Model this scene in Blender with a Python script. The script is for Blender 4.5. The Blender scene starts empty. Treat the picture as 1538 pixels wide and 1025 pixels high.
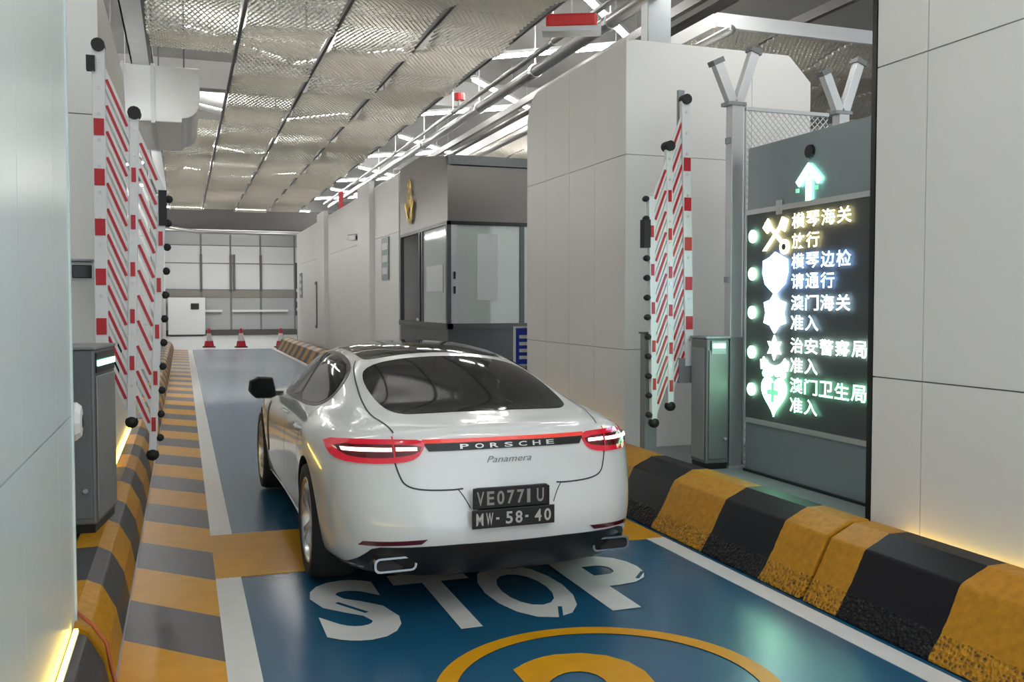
import bpy, bmesh, math, random
from mathutils import Vector, Matrix
from mathutils.bvhtree import BVHTree

random.seed(7)
sc = bpy.context.scene
col = sc.collection
R = math.radians

# ------------------------------------------------------------------ camera
F_PX = 1400.0
cam_d = bpy.data.cameras.new('camera')
cam_d.sensor_width = 36.0
cam_d.lens = 36.0 * F_PX / 1538.0
cam_d.clip_end = 300
cam = bpy.data.objects.new('camera', cam_d)
col.objects.link(cam)
cam.location = (0, 0, 1.70)
cam.rotation_euler = (R(90 - 2.311), 0, R(-19.457))
sc.camera = cam

# ------------------------------------------------------------------ world, exposure
world = bpy.data.worlds.new('world')
sc.world = world
world.use_nodes = True
bg = world.node_tree.nodes['Background']
bg.inputs[0].default_value = (0.90, 0.97, 1.0, 1)
bg.inputs[1].default_value = 1.0
sc.view_settings.view_transform = 'Standard'
sc.view_settings.look = 'None'
sc.view_settings.exposure = 0.90
sc.view_settings.gamma = 1.0
sc.view_settings.use_curve_mapping = False
TUBE_POWER = 34.0          # emission of the fluorescent tubes

# ------------------------------------------------------------------ helpers
def tag(o, label=None, cat=None, group=None, kind=None):
    if label: o['label'] = label
    if cat: o['category'] = cat
    if group: o['group'] = group
    if kind: o['kind'] = kind
    return o

def empty(name, loc=(0, 0, 0), rz=0.0):
    o = bpy.data.objects.new(name, None)
    o.empty_display_size = 0.1
    col.objects.link(o)
    o.location = loc
    o.rotation_euler = (0, 0, rz)
    return o

def mat(name, color, rough=0.5, metal=0.0, emit=None, es=0.0, coat=0.0, var=0.0, vscale=6.0, bump=0.0, bscale=40.0, spec=0.5):
    m = bpy.data.materials.new(name)
    m.use_nodes = True
    nt = m.node_tree
    b = nt.nodes['Principled BSDF']
    b.inputs['Base Color'].default_value = (*color, 1)
    b.inputs['Roughness'].default_value = rough
    b.inputs['Metallic'].default_value = metal
    b.inputs['Specular IOR Level'].default_value = spec
    if coat:
        b.inputs['Coat Weight'].default_value = coat
        b.inputs['Coat Roughness'].default_value = 0.04
    if emit:
        b.inputs['Emission Color'].default_value = (*emit, 1)
        b.inputs['Emission Strength'].default_value = es
    if var or bump:
        tc = nt.nodes.new('ShaderNodeTexCoord')
    if var:
        n = nt.nodes.new('ShaderNodeTexNoise')
        n.inputs['Scale'].default_value = vscale
        n.inputs['Detail'].default_value = 6
        nt.links.new(tc.outputs['Object'], n.inputs['Vector'])
        mx = nt.nodes.new('ShaderNodeMix'); mx.data_type = 'RGBA'
        mx.inputs['A'].default_value = (*[c * (1 - var) for c in color], 1)
        mx.inputs['B'].default_value = (*[min(1, c * (1 + var)) for c in color], 1)
        nt.links.new(n.outputs['Fac'], mx.inputs['Factor'])
        nt.links.new(mx.outputs['Result'], b.inputs['Base Color'])
    if bump:
        n2 = nt.nodes.new('ShaderNodeTexNoise')
        n2.inputs['Scale'].default_value = bscale
        n2.inputs['Detail'].default_value = 4
        nt.links.new(tc.outputs['Object'], n2.inputs['Vector'])
        bp = nt.nodes.new('ShaderNodeBump')
        bp.inputs['Strength'].default_value = bump
        bp.inputs['Distance'].default_value = 0.01
        nt.links.new(n2.outputs['Fac'], bp.inputs['Height'])
        nt.links.new(bp.outputs['Normal'], b.inputs['Normal'])
    return m

def stripe_mat(name, y0, period, dark_first, c_dark, c_yel, rough=0.4, zrough=0.13):
    """paint bands along world Y; below zrough the paint lies on coarse stone"""
    m = bpy.data.materials.new(name); m.use_nodes = True
    nt = m.node_tree; b = nt.nodes['Principled BSDF']
    L = nt.links.new
    g = nt.nodes.new('ShaderNodeNewGeometry')
    sp = nt.nodes.new('ShaderNodeSeparateXYZ'); L(g.outputs['Position'], sp.inputs[0])
    def math_(op, a, bb=None):
        n = nt.nodes.new('ShaderNodeMath'); n.operation = op
        for i, v in enumerate((a, bb)):
            if v is None: continue
            if isinstance(v, (int, float)): n.inputs[i].default_value = v
            else: L(v, n.inputs[i])
        return n.outputs[0]
    wob = nt.nodes.new('ShaderNodeTexNoise'); wob.inputs['Scale'].default_value = 9
    L(g.outputs['Position'], wob.inputs['Vector'])
    yy = math_('ADD', sp.outputs['Y'], math_('MULTIPLY', math_('SUBTRACT', wob.outputs['Fac'], 0.5), 0.03))
    s = math_('FLOORED_MODULO', math_('SUBTRACT', yy, y0), period)
    dark = math_('LESS_THAN', s, period * dark_first)
    mx = nt.nodes.new('ShaderNodeMix'); mx.data_type = 'RGBA'
    mx.inputs['A'].default_value = (*c_yel, 1); mx.inputs['B'].default_value = (*c_dark, 1)
    L(dark, mx.inputs['Factor'])
    # wear
    n = nt.nodes.new('ShaderNodeTexNoise'); n.inputs['Scale'].default_value = 26; n.inputs['Detail'].default_value = 8
    L(g.outputs['Position'], n.inputs['Vector'])
    low = math_('LESS_THAN', sp.outputs['Z'], zrough)
    vor = nt.nodes.new('ShaderNodeTexVoronoi'); vor.inputs['Scale'].default_value = 45
    L(g.outputs['Position'], vor.inputs['Vector'])
    pit = math_('MULTIPLY', low, math_('LESS_THAN', math_('ADD', vor.outputs['Distance'], math_('MULTIPLY', n.outputs['Fac'], 0.5)), 0.53))
    mx2 = nt.nodes.new('ShaderNodeMix'); mx2.data_type = 'RGBA'
    L(mx.outputs['Result'], mx2.inputs['A']); mx2.inputs['B'].default_value = (0.05, 0.045, 0.04, 1)
    L(math_('MULTIPLY', pit, 0.75), mx2.inputs['Factor'])
    mx3 = nt.nodes.new('ShaderNodeMix'); mx3.data_type = 'RGBA'; mx3.blend_type = 'MULTIPLY'
    L(mx2.outputs['Result'], mx3.inputs['A'])
    cr = nt.nodes.new('ShaderNodeMapRange'); cr.inputs[1].default_value = 0.3; cr.inputs[2].default_value = 0.7
    cr.inputs[3].default_value = 0.8; cr.inputs[4].default_value = 1.1
    L(n.outputs['Fac'], cr.inputs[0]); L(cr.outputs[0], mx3.inputs['B']); mx3.inputs['Factor'].default_value = 1.0
    L(mx3.outputs['Result'], b.inputs['Base Color'])
    b.inputs['Roughness'].default_value = rough; b.inputs['Specular IOR Level'].default_value = 0.16
    bp = nt.nodes.new('ShaderNodeBump'); bp.inputs['Distance'].default_value = 0.02
    L(math_('MULTIPLY', low, 0.9), bp.inputs['Strength']); L(vor.outputs['Distance'], bp.inputs['Height'])
    L(bp.outputs['Normal'], b.inputs['Normal'])
    return m

class MB:
    """collects primitives, builds ONE mesh object"""
    def __init__(s): s.v = []; s.f = []
    def add(s, vs, fs):
        n = len(s.v); s.v += [tuple(v) for v in vs]; s.f += [tuple(i + n for i in f) for f in fs]; return s
    def box(s, x0, x1, y0, y1, z0, z1):
        vs = [(x0, y0, z0), (x1, y0, z0), (x1, y1, z0), (x0, y1, z0), (x0, y0, z1), (x1, y0, z1), (x1, y1, z1), (x0, y1, z1)]
        return s.add(vs, [(3, 2, 1, 0), (4, 5, 6, 7), (0, 1, 5, 4), (1, 2, 6, 5), (2, 3, 7, 6), (3, 0, 4, 7)])
    def bar(s, a, b, w, h=None, up=(0, 0, 1)):
        h = h or w; a = Vector(a); b = Vector(b); d = (b - a).normalized(); up = Vector(up)
        if abs(d.dot(up)) > 0.98: up = Vector((0, 1, 0))
        r = d.cross(up).normalized(); u = r.cross(d).normalized()
        vs = [p + r * (i * w / 2) + u * (j * h / 2) for p in (a, b) for i, j in ((-1, -1), (1, -1), (1, 1), (-1, 1))]
        return s.add(vs, [(3, 2, 1, 0), (4, 5, 6, 7), (0, 1, 5, 4), (1, 2, 6, 5), (2, 3, 7, 6), (3, 0, 4, 7)])
    def tube(s, pts, rad, n=10, cap=True):
        pts = [Vector(p) for p in pts]; rings = []
        for i, p in enumerate(pts):
            d = (pts[min(i + 1, len(pts) - 1)] - pts[max(i - 1, 0)]).normalized()
            up = Vector((0, 0, 1)) if abs(d.z) < 0.95 else Vector((1, 0, 0))
            r = d.cross(up).normalized(); u = r.cross(d)
            rr = rad[i] if isinstance(rad, (list, tuple)) else rad
            rings.append([p + (r * math.cos(2 * math.pi * k / n) + u * math.sin(2 * math.pi * k / n)) * rr for k in range(n)])
        vs = [q for r in rings for q in r]; fs = []
        for i in range(len(pts) - 1):
            for k in range(n):
                k2 = (k + 1) % n
                fs.append((i * n + k, i * n + k2, (i + 1) * n + k2, (i + 1) * n + k))
        if cap: fs += [tuple(range(n - 1, -1, -1)), tuple(range((len(pts) - 1) * n, len(pts) * n))]
        return s.add(vs, fs)
    def lathe(s, prof, origin=(0, 0, 0), axis='z', n=20):
        """prof [(r, h)] around axis"""
        o = Vector(origin); vs = []
        for (r, h) in prof:
            for k in range(n):
                a = 2 * math.pi * k / n; c, q = r * math.cos(a), r * math.sin(a)
                vs.append(o + (Vector((c, q, h)) if axis == 'z' else Vector((h, c, q)) if axis == 'x' else Vector((c, h, q))))
        fs = []
        for i in range(len(prof) - 1):
            for k in range(n):
                k2 = (k + 1) % n
                fs.append((i * n + k, i * n + k2, (i + 1) * n + k2, (i + 1) * n + k))
        return s.add(vs, fs)
    def prism(s, poly, vec):
        """poly: 3d points; extruded by vec"""
        poly = [Vector(p) for p in poly]; v = Vector(vec); n = len(poly)
        vs = poly + [p + v for p in poly]
        fs = [tuple(range(n - 1, -1, -1)), tuple(range(n, 2 * n))] + [(i, (i + 1) % n, n + (i + 1) % n, n + i) for i in range(n)]
        return s.add(vs, fs)
    def build(s, name, m, parent=None, smooth=False, bevel=0.0, fix=True, seg=2):
        me = bpy.data.meshes.new(name)
        me.from_pydata(s.v, [], s.f)
        if fix:
            b = bmesh.new(); b.from_mesh(me); bmesh.ops.recalc_face_normals(b, faces=b.faces[:]); b.to_mesh(me); b.free()
        me.materials.append(m)
        if smooth:
            me.shade_smooth()
        o = bpy.data.objects.new(name, me); col.objects.link(o)
        if parent: o.parent = parent
        if bevel:
            bv = o.modifiers.new('b', 'BEVEL'); bv.width = bevel; bv.segments = seg; bv.limit_method = 'ANGLE'; bv.angle_limit = R(35)
        return o

def link_copy(o, parent=None, loc=None):
    c = o.copy(); col.objects.link(c)
    if parent is not None: c.parent = parent
    if loc is not None: c.location = loc
    return c

def copy_tree(o, parent=None):
    c = link_copy(o, parent)
    for ch in list(o.children): copy_tree(ch, c)
    return c

def text_mesh(body, size=1.0, bold=0.0, shear=0.0, extrude=0.0):
    cu = bpy.data.curves.new('glyphs', 'FONT'); cu.body = body; cu.size = size; cu.offset = bold; cu.shear = shear
    cu.extrude = extrude; cu.align_x = 'LEFT'; cu.resolution_u = 4
    o = bpy.data.objects.new('glyphs', cu); col.objects.link(o)
    dg = bpy.context.evaluated_depsgraph_get(); dg.update()
    me = bpy.data.meshes.new_from_object(o.evaluated_get(dg))
    vs = [v.co.copy() for v in me.vertices]; fs = [tuple(p.vertices) for p in me.polygons]
    bpy.data.objects.remove(o); bpy.data.curves.remove(cu); bpy.data.meshes.remove(me)
    return vs, fs

def fit_text(body, w, h, bold=0.0, extrude=0.0, shear=0.0):
    """glyph mesh scaled into the box 0..w, 0..h"""
    vs, fs = text_mesh(body, 1.0, bold, shear, extrude)
    x0 = min(v.x for v in vs); x1 = max(v.x for v in vs); y0 = min(v.y for v in vs); y1 = max(v.y for v in vs)
    return [Vector(((v.x - x0) / (x1 - x0) * w, (v.y - y0) / (y1 - y0) * h, v.z)) for v in vs], fs

# ------------------------------------------------------------------ materials
M = {}
M['lane'] = mat('lane_blue_paint', (0.013, 0.092, 0.180), 0.24, var=0.18, vscale=1.6, bump=0.06, bscale=30)
M['concrete'] = mat('grey_concrete', (0.52, 0.53, 0.53), 0.40, var=0.15, vscale=2.0)
M['white_paint'] = mat('white_road_paint', (0.66, 0.66, 0.64), 0.45, var=0.10, vscale=8)
M['yellow_paint'] = mat('yellow_road_paint', (0.60, 0.285, 0.008), 0.34, var=0.16, vscale=7, spec=0.14)
M['grey_paint'] = mat('dark_grey_road_paint', (0.085, 0.083, 0.088), 0.36, var=0.16, vscale=6, spec=0.2)
M['panel'] = mat('white_cladding', (0.80, 0.785, 0.76), 0.42, var=0.03, vscale=0.7)
M['panel_cyan_sheen'] = mat('cladding_cyan_sheen', (0.655, 0.765, 0.775), 0.26, var=0.04, vscale=0.6)  # bluish white; extra cyan in the colour stands in for a cool reflection
M['joint'] = mat('dark_joint', (0.22, 0.22, 0.22), 0.8)
M['island'] = mat('island_concrete', (0.23, 0.26, 0.27), 0.6, var=0.15, vscale=3)
M['slab'] = mat('ceiling_slab', (0.36, 0.36, 0.35), 0.85, var=0.1, vscale=1)
M['mesh_metal'] = mat('expanded_metal', (0.70, 0.665, 0.60), 0.42, metal=0.4)
M['rail_dark'] = mat('dark_rail', (0.10, 0.095, 0.09), 0.5, metal=0.4)
M['steel'] = mat('galvanised_steel', (0.62, 0.64, 0.65), 0.38, metal=0.6, var=0.06, vscale=9)
M['pipe'] = mat('pipe_metal', (0.50, 0.50, 0.49), 0.28, metal=0.85)
M['duct'] = mat('duct_metal', (0.80, 0.80, 0.79), 0.32, metal=0.45)
M['white_plastic'] = mat('white_plastic', (0.78, 0.78, 0.78), 0.4)
M['red_reflector'] = mat('red_reflector', (0.50, 0.012, 0.022), 0.35)
M['red'] = mat('red_plastic', (0.55, 0.03, 0.03), 0.4)
M['rubber'] = mat('black_rubber', (0.012, 0.012, 0.013), 0.6)
M['black'] = mat('black_paint', (0.010, 0.011, 0.012), 0.35)
M['cabinet'] = mat('cabinet_grey', (0.19, 0.197, 0.20), 0.45, metal=0.3)
M['cabinet_light'] = mat('cabinet_light_grey', (0.30, 0.32, 0.33), 0.42, metal=0.3)
M['sign_metal'] = mat('sign_grey_metal', (0.27, 0.325, 0.345), 0.40, metal=0.35, var=0.05, vscale=2)
M['display'] = mat('led_display_black', (0.075, 0.085, 0.09), 0.6)
M['taupe'] = mat('booth_fascia', (0.20, 0.185, 0.17), 0.36, metal=0.5)
M['booth_frame'] = mat('booth_frame', (0.13, 0.135, 0.14), 0.4, metal=0.5)
M['booth_glass'] = mat('booth_glass', (0.55, 0.62, 0.59), 0.06, spec=0.8)
M['booth_white'] = mat('booth_interior', (0.72, 0.74, 0.76), 0.6)
M['gold'] = mat('gold', (0.62, 0.44, 0.09), 0.3, metal=0.9)
M['blue_board'] = mat('blue_board', (0.015, 0.05, 0.42), 0.4)
M['tube'] = mat('fluorescent_tube', (1, 1, 1), 0.5, emit=(1.0, 0.985, 0.95), es=TUBE_POWER)
M['green_led'] = mat('green_led', (0.1, 0.8, 0.5), 0.5, emit=(0.30, 1.0, 0.70), es=2.6)
M['warm_led'] = mat('warm_led_strip', (1, 0.75, 0.2), 0.5, emit=(1.0, 0.66, 0.10), es=7.0)
M['far_panel'] = mat('far_grey_panel', (0.40, 0.41, 0.42), 0.4, var=0.05, vscale=0.5)
M['far_white'] = mat('far_white_panel', (0.66, 0.67, 0.68), 0.4)
M['far_brown'] = mat('far_brown_band', (0.26, 0.245, 0.22), 0.5)
M['cone'] = mat('cone_red', (0.62, 0.02, 0.05), 0.45)
M['cable'] = mat('orange_cable', (0.42, 0.10, 0.03), 0.5)

# ------------------------------------------------------------------ floor
floor = MB().box(-9, 14, -10, 56, -0.20, 0).build('floor', M['concrete']); tag(floor, kind='structure')
def paint(name, poly, m, h=0.003):
    return MB().prism([(x, y, 0.0) for x, y in poly], (0, 0, h)).build(name, m, floor)
paint('lane_surface', [(-0.30, -6), (3.45, -6), (3.45, 36), (-0.30, 36)], M['lane'], 0.003)
H2 = 0.006
paint('lane_line', [(0.17, -4), (0.32, -4), (0.32, 5.95), (0.17, 5.95)], M['white_paint'], H2)
paint('lane_line', [(0.17, 7.08), (0.32, 7.08), (0.32, 36), (0.17, 36)], M['white_paint'], H2)
paint('lane_line', [(3.13, -4), (3.27, -4), (3.27, 5.95), (3.13, 5.95)], M['white_paint'], H2)
paint('lane_line', [(3.13, 7.08), (3.27, 7.08), (3.27, 36), (3.13, 36)], M['white_paint'], H2)
paint('stop_line', [(0.17, 5.95), (3.27, 5.95), (3.27, 7.08), (0.17, 7.08)], M['yellow_paint'], H2 + 0.001)
# slanted yellow and grey bands between the left kerb and the line
per = 1.375
for k in range(-3, 23):
    y = 4.545 + k * per; sk = 0.46
    paint('floor_stripe', [(0.17, y), (0.17, y + per * .49), (-0.30, y + per * .49 + sk), (-0.30, y + sk)], M['grey_paint'], H2)
    paint('floor_stripe', [(0.17, y + per * .49), (0.17, y + per), (-0.30, y + per + sk), (-0.30, y + per * .49 + sk)], M['yellow_paint'], H2)
# lettering on the lane
def ground_glyph(name, ch, x0, x1, y0, y1, m, bold):
    vs, fs = fit_text(ch, x1 - x0, y1 - y0, bold, 0.0)
    b = MB(); b.add([(v.x + x0, v.y + y0, H2 + 0.001) for v in vs], fs)
    return b.build(name, m, floor, fix=False)
for ch, a, b_ in (('S', .665, 1.085), ('T', 1.17, 1.64), ('O', 1.645, 2.135), ('P', 2.215, 2.74)):
    ground_glyph('road_letter', ch, a, b_, 4.60, 5.66, M['white_paint'], 0.035 if ch != 'T' else 0.03)
ground_glyph('road_digit', '2', 1.40, 2.05, 3.10, 4.11, M['yellow_paint'], 0.035)
ring = MB(); nn = 96; vs = []; fs = []
for k in range(nn):
    a = 2 * math.pi * k / nn
    for r_ in (0.68, 0.775): vs.append((1.755 + r_ * math.cos(a), 3.665 + r_ * math.sin(a), H2 + 0.001))
for k in range(nn):
    q = (k + 1) % nn; fs.append((2 * k, 2 * k + 1, 2 * q + 1, 2 * q))
ring.add(vs, fs).build('road_ring', M['yellow_paint'], floor)
# grey joint stripes where the stencilled letters break
for (p0, p1) in (((0.93, 5.02), (0.80, 5.24)), ((1.90, 4.58), (1.965, 4.76)), ((2.62, 5.10), (2.72, 5.22))):
    d = Vector((p1[0] - p0[0], p1[1] - p0[1], 0)).normalized() * 0.012; n_ = Vector((-d.y, d.x, 0))
    MB().prism([(p0[0] + n_.x, p0[1] + n_.y, H2), (p0[0] - n_.x, p0[1] - n_.y, H2), (p1[0] - n_.x, p1[1] - n_.y, H2), (p1[0] + n_.x, p1[1] + n_.y, H2)], (0, 0, 0.0025)).build('stencil_gap', M['lane'], floor)

# ------------------------------------------------------------------ kerbs and islands
M['kerb_r'] = stripe_mat('kerb_black_yellow', 4.83, 1.385, 0.48, (0.008, 0.008, 0.011), (0.47, 0.215, 0.015))
M['kerb_l'] = stripe_mat('kerb_grey_yellow', 5.05, 1.375, 0.49, (0.07, 0.071, 0.076), (0.52, 0.25, 0.012), zrough=-1)
def kerb(name, prof, y0, y1, m, label):
    b = MB(); b.prism([(x, y0, z) for x, z in prof], (0, y1 - y0, 0))
    return tag(b.build(name, m, bevel=0.012), label, 'kerb')
PR = [(3.30, 0.008), (3.385, 0.135), (3.50, 0.355), (3.66, 0.43), (3.80, 0.43), (3.80, 0.008)]
PL = [(-0.305, 0.008), (-0.335, 0.16), (-0.40, 0.285), (-0.47, 0.32), (-0.60, 0.32), (-0.60, 0.008)]
kerb('kerb_block', PR, -3.0, 4.40, M['kerb_r'], 'black and yellow kerb nearest the camera on the right, under the white cladding')
kerb('kerb_block', PR, 4.43, 12.5, M['kerb_r'], 'black and yellow kerb beside the white car, below the lit display')
kerb('kerb_block', PR, 12.53, 36.0, M['kerb_r'], 'black and yellow kerb by the booth, mostly hidden behind the car')
PN = [(-0.305, 0.008), (-0.335, 0.16), (-0.40, 0.285), (-0.455, 0.31), (-0.455, 0.008)]
kerb('kerb_block', PN, -3.0, 4.30, M['kerb_l'], 'grey and yellow kerb in the bottom left corner, glowing beside the wall')
kerb('kerb_block', PL, 4.38, 12.0, M['kerb_l'], 'grey and yellow kerb below the left barrier cabinet')
kerb('kerb_block', PL, 12.03, 36.0, M['kerb_l'], 'grey and yellow kerb far down the left side of the lane')
tag(MB().box(3.80, 7.6, -3, 36, 0.0, 0.28).build('floor_island_right', M['island']), kind='structure')
tag(MB().box(-3.2, -0.60, -3, 36, 0.0, 0.28).build('floor_island_left', M['island']), kind='structure')

# ------------------------------------------------------------------ clad walls
def hull(name, pts, m, parent=None, bevel=0):
    bm = bmesh.new()
    for p in pts: bm.verts.new(p)
    bmesh.ops.convex_hull(bm, input=bm.verts[:])
    bmesh.ops.dissolve_limit(bm, angle_limit=R(1), verts=bm.verts[:], edges=bm.edges[:])
    me = bpy.data.meshes.new(name); bm.to_mesh(me); bm.free(); me.materials.append(m)
    o = bpy.data.objects.new(name, me); col.objects.link(o)
    if parent: o.parent = parent
    return o
def clip_poly(poly, a0, a1, b0, b1):
    def cl(p, ax, lim, keep_less):
        out = []
        for i in range(len(p)):
            c, d = p[i], p[(i + 1) % len(p)]
            ci = c[ax] <= lim if keep_less else c[ax] >= lim
            di = d[ax] <= lim if keep_less else d[ax] >= lim
            if ci: out.append(c)
            if ci != di:
                t = (lim - c[ax]) / (d[ax] - c[ax]); out.append((c[0] + t * (d[0] - c[0]), c[1] + t * (d[1] - c[1])))
        return out
    for ax, lim, k in ((0, a0, False), (0, a1, True), (1, b0, False), (1, b1, True)):
        poly = cl(poly, ax, lim, k)
        if len(poly) < 3: return []
    return poly
def panels(parent, plane, c, sgn, outline, seams_a, seams_b, m, gap=0.004, th=0.02):
    """cladding panels on plane X=c or Y=c, standing proud by th towards sgn"""
    A = sorted(seams_a); B = sorted(seams_b)
    for i in range(len(A) - 1):
        for j in range(len(B) - 1):
            p = clip_poly(outline, A[i] + gap, A[i + 1] - gap, B[j] + gap, B[j + 1] - gap)
            if not p: continue
            if plane == 'X': pts = [(c, a, b) for a, b in p]; v = (sgn * th, 0, 0)
            else: pts = [(a, c, b) for a, b in p]; v = (0, sgn * th, 0)
            MB().prism(pts, v).build('panel', m, parent)
def arc(cx, cy, r, a0, a1, n=5):
    return [(cx + r * math.cos(R(a0 + (a1 - a0) * k / n)), cy + r * math.sin(R(a0 + (a1 - a0) * k / n))) for k in range(n + 1)]

# near left wall
w = MB().box(-2.6, -0.48, -2.5, 4.42, 0.28, 4.25).build('wall_left', M['joint']); tag(w, kind='structure')
panels(w, 'X', -0.48, 1, [(-2.5, 0.28), (4.44, 0.28), (4.44, 4.25), (-2.5, 4.25)], [-2.5, -0.9, -0.1, 0.7, 1.5, 2.3, 3.12, 3.95, 4.44], [0.28, 1.215, 3.13, 4.25], M['panel_cyan_sheen'], gap=0.003)
panels(w, 'Y', 4.42, 1, [(-2.6, .28), (-0.48, .28), (-0.48, 4.25), (-2.6, 4.25)], [-2.6, -1.5, -0.48], [0.28, 1.215, 3.13, 4.25], M['panel_cyan_sheen'])
MB().box(-0.475, -0.452, 4.425, 4.448, .28, 4.25).build('corner_trim', M['panel_cyan_sheen'], w)
# second left wall behind the raised barrier
w = MB().box(-2.8, -0.60, 7.84, 11.5, 0.28, 4.18).build('wall_left_middle', M['joint']); tag(w, kind='structure')
panels(w, 'Y', 7.84, -1, [(-2.8, .28), (-0.58, .28), (-0.58, 4.2), (-2.8, 4.2)], [-2.8, -1.7, -0.58], [0.28, 1.24, 3.14, 4.2], M['panel'])
panels(w, 'X', -0.60, 1, [(7.82, .28), (11.5, .28), (11.5, 3.9), (11.2, 4.2), (7.82, 4.2)], [7.82, 9.0, 10.3, 11.5], [0.28, 1.24, 3.14, 4.2], M['panel'])
w = MB().box(-2.8, -0.66, 21.5, 40, 0.28, 4.2).build('wall_left_far', M['joint']); tag(w, kind='structure')
panels(w, 'X', -0.66, 1, [(21.5, .28), (40, .28), (40, 4.2), (21.5, 4.2)], [21.5, 24, 27, 30, 33, 36, 40], [0.28, 1.24, 3.14, 4.2], M['panel'])
panels(w, 'Y', 21.5, -1, [(-2.8, .28), (-0.66, .28), (-0.66, 4.2), (-2.8, 4.2)], [-2.8, -1.7, -0.66], [0.28, 1.24, 3.14, 4.2], M['panel'])
# near right wall
w = MB().box(4.02, 6.8, -2.5, 4.66, 0.28, 4.25).build('wall_right', M['joint']); tag(w, kind='structure')
panels(w, 'X', 4.02, -1, [(-2.5, .28), (4.66, .28), (4.66, 4.25), (-2.5, 4.25)], [-2.5, -0.5, 1.2, 2.75, 4.25, 4.66], [.28, 1.25, 3.13, 4.25], M['panel'])
MB().box(3.995, 4.08, 4.662, 4.70, .28, 4.25).build('edge_strip', M['black'], w)
panels(w, 'Y', 4.70, 1, [(4.09, .28), (6.8, .28), (6.8, 4.25), (4.09, 4.25)], [4.09, 5.4, 6.8], [.28, 1.25, 3.13, 4.25], M['panel'], th=0.0005 + 0.01)
# second right wall, chamfered
FO = [(4.05, .28), (6.17, .28), (6.17, 3.98), (5.90, 4.24)] + arc(4.13, 4.16, .08, 90, 180, 3)
SO = [(8.17, .28), (10.9, .28), (10.9, 3.86)] + arc(10.5, 3.84, .40, 0, 90, 5) + [(8.17, 4.24)]
w = hull('wall_right_middle', [(x + .02 if x < 5 else x - .02, y, z - .02) for x, z in FO for y in (8.19, 10.4)] + [(4.08 if k else 6.1, y, z - .02) for y, z in SO for k in (0, 1) if y > 10], M['joint']); tag(w, kind='structure')
panels(w, 'Y', 8.19, -1, FO, [4.05, 5.46, 6.17], [.28, 1.25, 3.14, 4.25], M['panel'], gap=0.003)
panels(w, 'X', 4.07, -1, SO, [8.17, 8.88, 9.56, 10.25, 10.9], [.28, 1.25, 3.14, 4.25], M['panel'], gap=0.003)
cap = hull('roof_cap', [(x, y, z) for x, z in [(4.06, 4.2), (6.1, 4.0), (5.88, 4.24), (4.14, 4.24)] for y in (8.18, 10.5)] + [(5.9, 10.85, 3.9), (4.1, 10.85, 3.9)], M['panel'], w)
# far right wall with pilasters
w = MB().box(4.12, 6.2, 18.4, 36, 0.28, 4.28).build('wall_right_far', M['joint']); tag(w, kind='structure')
panels(w, 'X', 4.12, -1, [(18.4, .28), (36, .28), (36, 4.3), (18.4, 4.3)], [18.4, 20.9, 22.4, 26, 28.4, 31, 33.5, 36], [.28, 3.14, 4.3], M['panel'])
panels(w, 'Y', 18.4, -1, [(4.12, .28), (6.2, .28), (6.2, 4.3), (4.12, 4.3)], [4.12, 6.2], [.28, 3.14, 4.3], M['panel'])
for y in (20.9, 28.0): MB().box(3.98, 4.10, y, y + 1.5, .28, 4.45).build('pilaster', M['panel'], w)
# end of the hall
w = MB().box(-9, 14, 52.1, 52.4, 0, 7).build('wall_back', M['joint']); tag(w, kind='structure')
xs = [-9, -6, -3, -0.9, 0.95, 2.45, 4.0, 5.8, 8, 11, 14]
for i in range(len(xs) - 1):
    for z0, z1, mm in ((0.3, 2.0, 'far_panel'), (2.02, 2.42, 'far_brown'), (2.45, 3.8, 'far_white'), (3.85, 4.75, 'far_white'), (4.8, 7, 'far_panel')):
        MB().box(xs[i] + .05, xs[i + 1] - .05, 52.05 - (.02 if i % 2 else 0), 52.12, z0, z1).build('panel', M[mm], w)
for x in (0.95, 2.45, 2.62, 4.0): MB().box(x - .06, x + .06, 51.9, 52.05, 2.4, 4.3).build('mullion', M['rail_dark'], w)
MB().box(-9, 14, 51.85, 52.06, 0, .28).build('plinth', M['rail_dark'], w)
for x0, x1 in ((-.6, 2.0), (2.5, 5.4)): MB().box(x0, x1, 51.8, 51.9, 1.25, 1.36).build('handrail', M['white_plastic'], w)
o = MB().box(-9, -8.8, -1, 52, 0, 7).build('wall_outer_left', M['slab']); tag(o, kind='structure')
o = MB().box(13.8, 14, -1, 52, 0, 7).build('wall_outer_right', M['slab']); tag(o, kind='structure')

# warm light strips on the kerb tops along the walls
def strip(x0, x1, y0, y1, z, label):
    t = empty('light_strip', ((x0 + x1) / 2, y0, z)); tag(t, label, 'light strip')
    MB().box(-(x1 - x0) / 2, (x1 - x0) / 2, 0, y1 - y0, 0, .012).build('channel', M['steel'], t)
    MB().box(-(x1 - x0) / 2 + .004, (x1 - x0) / 2 - .004, 0.01, y1 - y0 - .01, .012, .022).build('diffuser', M['warm_led'], t)
    return t
strip(-0.454, -0.43, 1.0, 4.28, 0.306, 'warm yellow light strip on the kerb at the bottom left')
strip(-0.575, -0.545, 7.9, 11.4, 0.32, 'warm yellow light strip on the left kerb behind the barrier')
strip(3.955, 3.985, 0.5, 4.38, 0.28, 'thin warm light strip at the foot of the near right wall')
strip(3.99, 4.02, 8.3, 10.8, 0.28, 'thin warm light strip at the foot of the middle right wall')

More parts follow.
